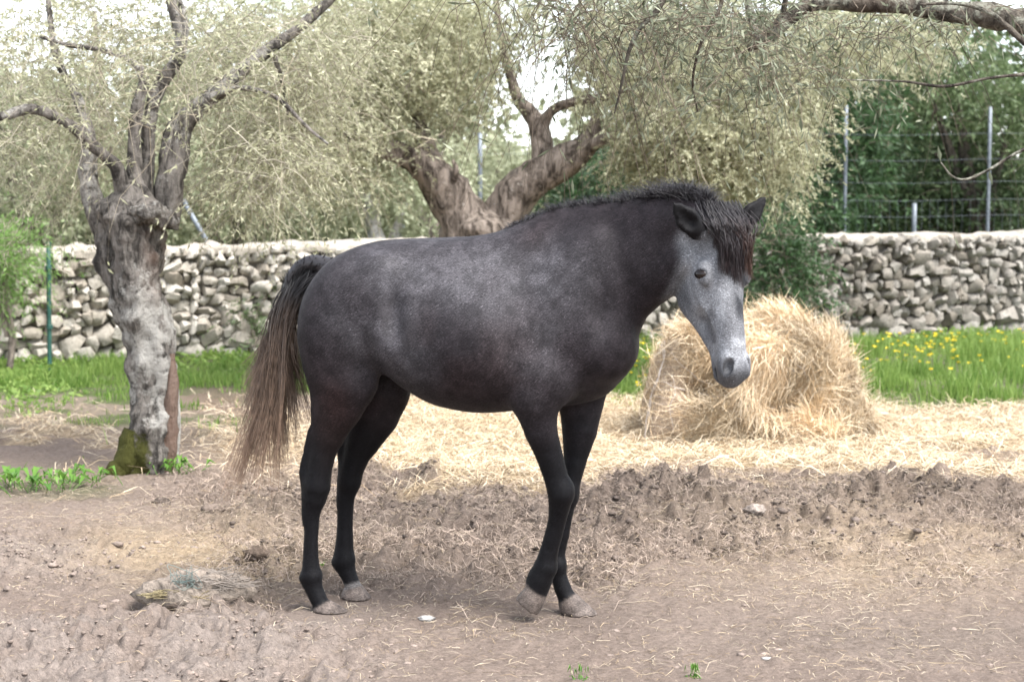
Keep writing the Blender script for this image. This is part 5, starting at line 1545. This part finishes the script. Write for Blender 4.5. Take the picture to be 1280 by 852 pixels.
# tail: dock, then strands gathered into locks
dock = np.array([hp(430, 342, .0), hp(408, 333, -.0), hp(386, 330, 0), hp(366, 346, 0), hp(356, 385, 0), hp(352, 430, 0)])
dk = resample(dock, 60)
DR = np.interp(np.linspace(0, 1, 60), [0, .25, .6, 1], [.045, .036, .026, .012])
v_, f_ = tubes(dk[None], DR[None], 12)
tail_p, tail_r, tail_c = [], [], []
tips = [(278, 606), (284, 610), (292, 606), (300, 600), (308, 598), (318, 596), (326, 585), (340, 605), (343, 570), (330, 555), (352, 575), (360, 560), (372, 548), (380, 540), (388, 520), (346, 600), (312, 560), (322, 560), (334, 540), (350, 540), (366, 520), (376, 505), (384, 480), (300, 585), (290, 590), (306, 575), (336, 590), (354, 555), (296, 603), (316, 580), (338, 560), (346, 530), (358, 515)]
for li in range(225):
    tx, ty = tips[rng.integers(len(tips))] if li >= len(tips) else tips[li]
    short = li > 33 and rng.random() < .72
    if short: ty -= rng.uniform(20, 150); tx = tx + (350 - tx) * rng.uniform(.1, .6)
    s1 = rng.normal(0, .05)
    u0 = rng.uniform(.12, 1.0)
    root = dk[int(u0 * 59)]; rr = DR[int(u0 * 59)]
    tip = hp(tx, ty, s1)
    fan = (tx - 340) / 60.0
    midx = 354 + (tx - 352) * .42 - 6 * (1 - u0) + rng.normal(0, 4)
    m1 = hp(352 + 12 * fan + rng.normal(0, 4) , 390 + 40 * u0, s1 * .7 + rng.normal(0, .02))
    m2 = hp(midx, 400 + (ty - 400) * .48, s1)
    lock = resample([root, root * .35 + m1 * .65 + np.array([-.01, 0, .01]) if u0 < .8 else (root + m1) / 2, m2 * .6 + m1 * .4, m2 * .8 + tip * .2, tip], 10)
    ns = rng.integers(9, 17)
    for k in range(ns):
        w = np.linspace(0, 1, 10)[:, None]
        off = rng.normal(0, 1, 3) * np.array([.013, .016, .006])
        j = rng.normal(0, 1, 3) * np.array([.004, .005, .03])
        ph_ = rng.uniform(0, 6.3)
        P = lock + off * (1 - w * .85) * (.4 + 1.0 * np.minimum(w * 3, 1)) + j * w ** 2 * 1.4 + np.concatenate([np.sin(w * 7 + ph_), np.cos(w * 6 + ph_), 0 * w], 1) * .004 * w
        P[0] += rng.normal(0, 1, 3) * rr * .45
        tail_p.append(P)
        tail_r.append(np.interp(np.linspace(0, 1, 10), [0, .5, 1], [.0014, .0012, .0003]))
        zz = (P[:, 2])
        g = np.clip((1.20 - zz) / .72, 0, 1)[:, None] ** 1.0
        br = rng.uniform(.75, 1.25)
        c0 = np.array([.011, .010, .011]); c1_ = np.array([.34, .225, .155]) * br
        tail_c.append(c0 * (1 - g) + c1_ * g)
tail = hair('tail', np.array(tail_p), np.array(tail_r), np.array(tail_c), horse)
tag(tail, 'black tail fading to light brown at its loose ends')
mesh_obj('tail_dock', v_, f_, mhair, tail, True, np.tile([.02, .018, .02], (len(v_), 1)))

# mane
cr = resample([hp(632, 284, 0), hp(660, 273, 0), hp(700, 262, 0), hp(745, 261, -.02), hp(790, 257, -.06), hp(830, 252, -.12), hp(862, 250, -.17), hp(890, 252, -.215)], 200)
mp_, mr_, mc_ = [], [], []
for k in range(5600):
    u = rng.random() ** .8
    i = int(u * 199)
    base = cr[i] + np.array([rng.normal(0, .008), rng.normal(0, .014), -.012])
    L = np.interp(u, [0, .15, .35, .6, .85, 1], [.02, .035, .075, .125, .14, .07]) * (rng.uniform(.45, 1.0) if rng.random() < .8 else rng.uniform(.9, 1.3))
    clump = math.sin(u * 90) * .5 + math.sin(u * 37 + 1) * .5
    lean = rng.normal(.1, .30) + .25 * clump
    fw = rng.normal(.15, .3) + .3 * math.sin(u * 63)
    w = np.linspace(0, 1, 5)[:, None]
    sid = 1 if rng.random() < .72 else -1
    dirv = np.array([fw, lean, 1.0]); dirv /= np.linalg.norm(dirv)
    P = base + dirv * L * w + np.array([fw * .3 - .2, sid * .5, -.40]) * L * w ** 2.0
    mp_.append(P); mr_.append(np.linspace(.0011, .0003, 5))
    mc_.append(np.tile(np.array([.014, .012, .014]) * rng.uniform(.6, 1.8), (5, 1)))
hair('mane', np.array(mp_), np.array(mr_), np.array(mc_), horse)
# forelock: from the poll between the ears down the forehead
fp_, fr_, fc_ = [], [], []
for k in range(1500):
    y0 = rng.normal(0, .036)
    lk = rng.integers(0, 22)
    yt = -.06 + .15 * (lk / 21.0)
    ln = (.13 + .15 * ((lk * 7) % 13) / 13.0 if lk < 15 else .17 + .085 * ((lk * 5) % 7) / 7.0) * rng.uniform(.85, 1.05)
    if lk >= 10: ln *= 1.0
    p0 = np.array([rng.uniform(-.04, .03), y0, -.005 + rng.uniform(-.02, .015)])
    z1 = .040 + rng.normal(0, .010)
    p1 = np.array([.06, y0 * 1.3 + (yt - y0) * .3, z1])
    p2 = np.array([.5 * ln + .03, yt * .8 + y0 * .2, .036 + rng.normal(0, .010) - .25 * max(abs(yt) - .05, 0)])
    p3 = np.array([ln, yt + rng.normal(0, .0045), .018 + rng.normal(0, .008) - .6 * max(abs(yt) - .06, 0)])
    P = resample(np.array([hh(p) for p in (p0, p1, p2, p3)]), 9)
    fp_.append(P); fr_.append(np.interp(np.linspace(0, 1, 9), [0, .5, 1], [.0013, .0012, .0003]))
    g = np.linspace(0, 1, 9)[:, None] ** 1.6
    red = np.array([.020, .011, .011]) if lk < 15 else np.array([.062, .030, .020])
    fc_.append((np.array([.012, .010, .012]) * (1 - g) + red * g) * rng.uniform(.7, 1.3))
fl = hair('forelock', np.array(fp_), np.array(fr_), np.array(fc_), horse)
tag(fl, 'black forelock with reddish brown tips over the forehead')
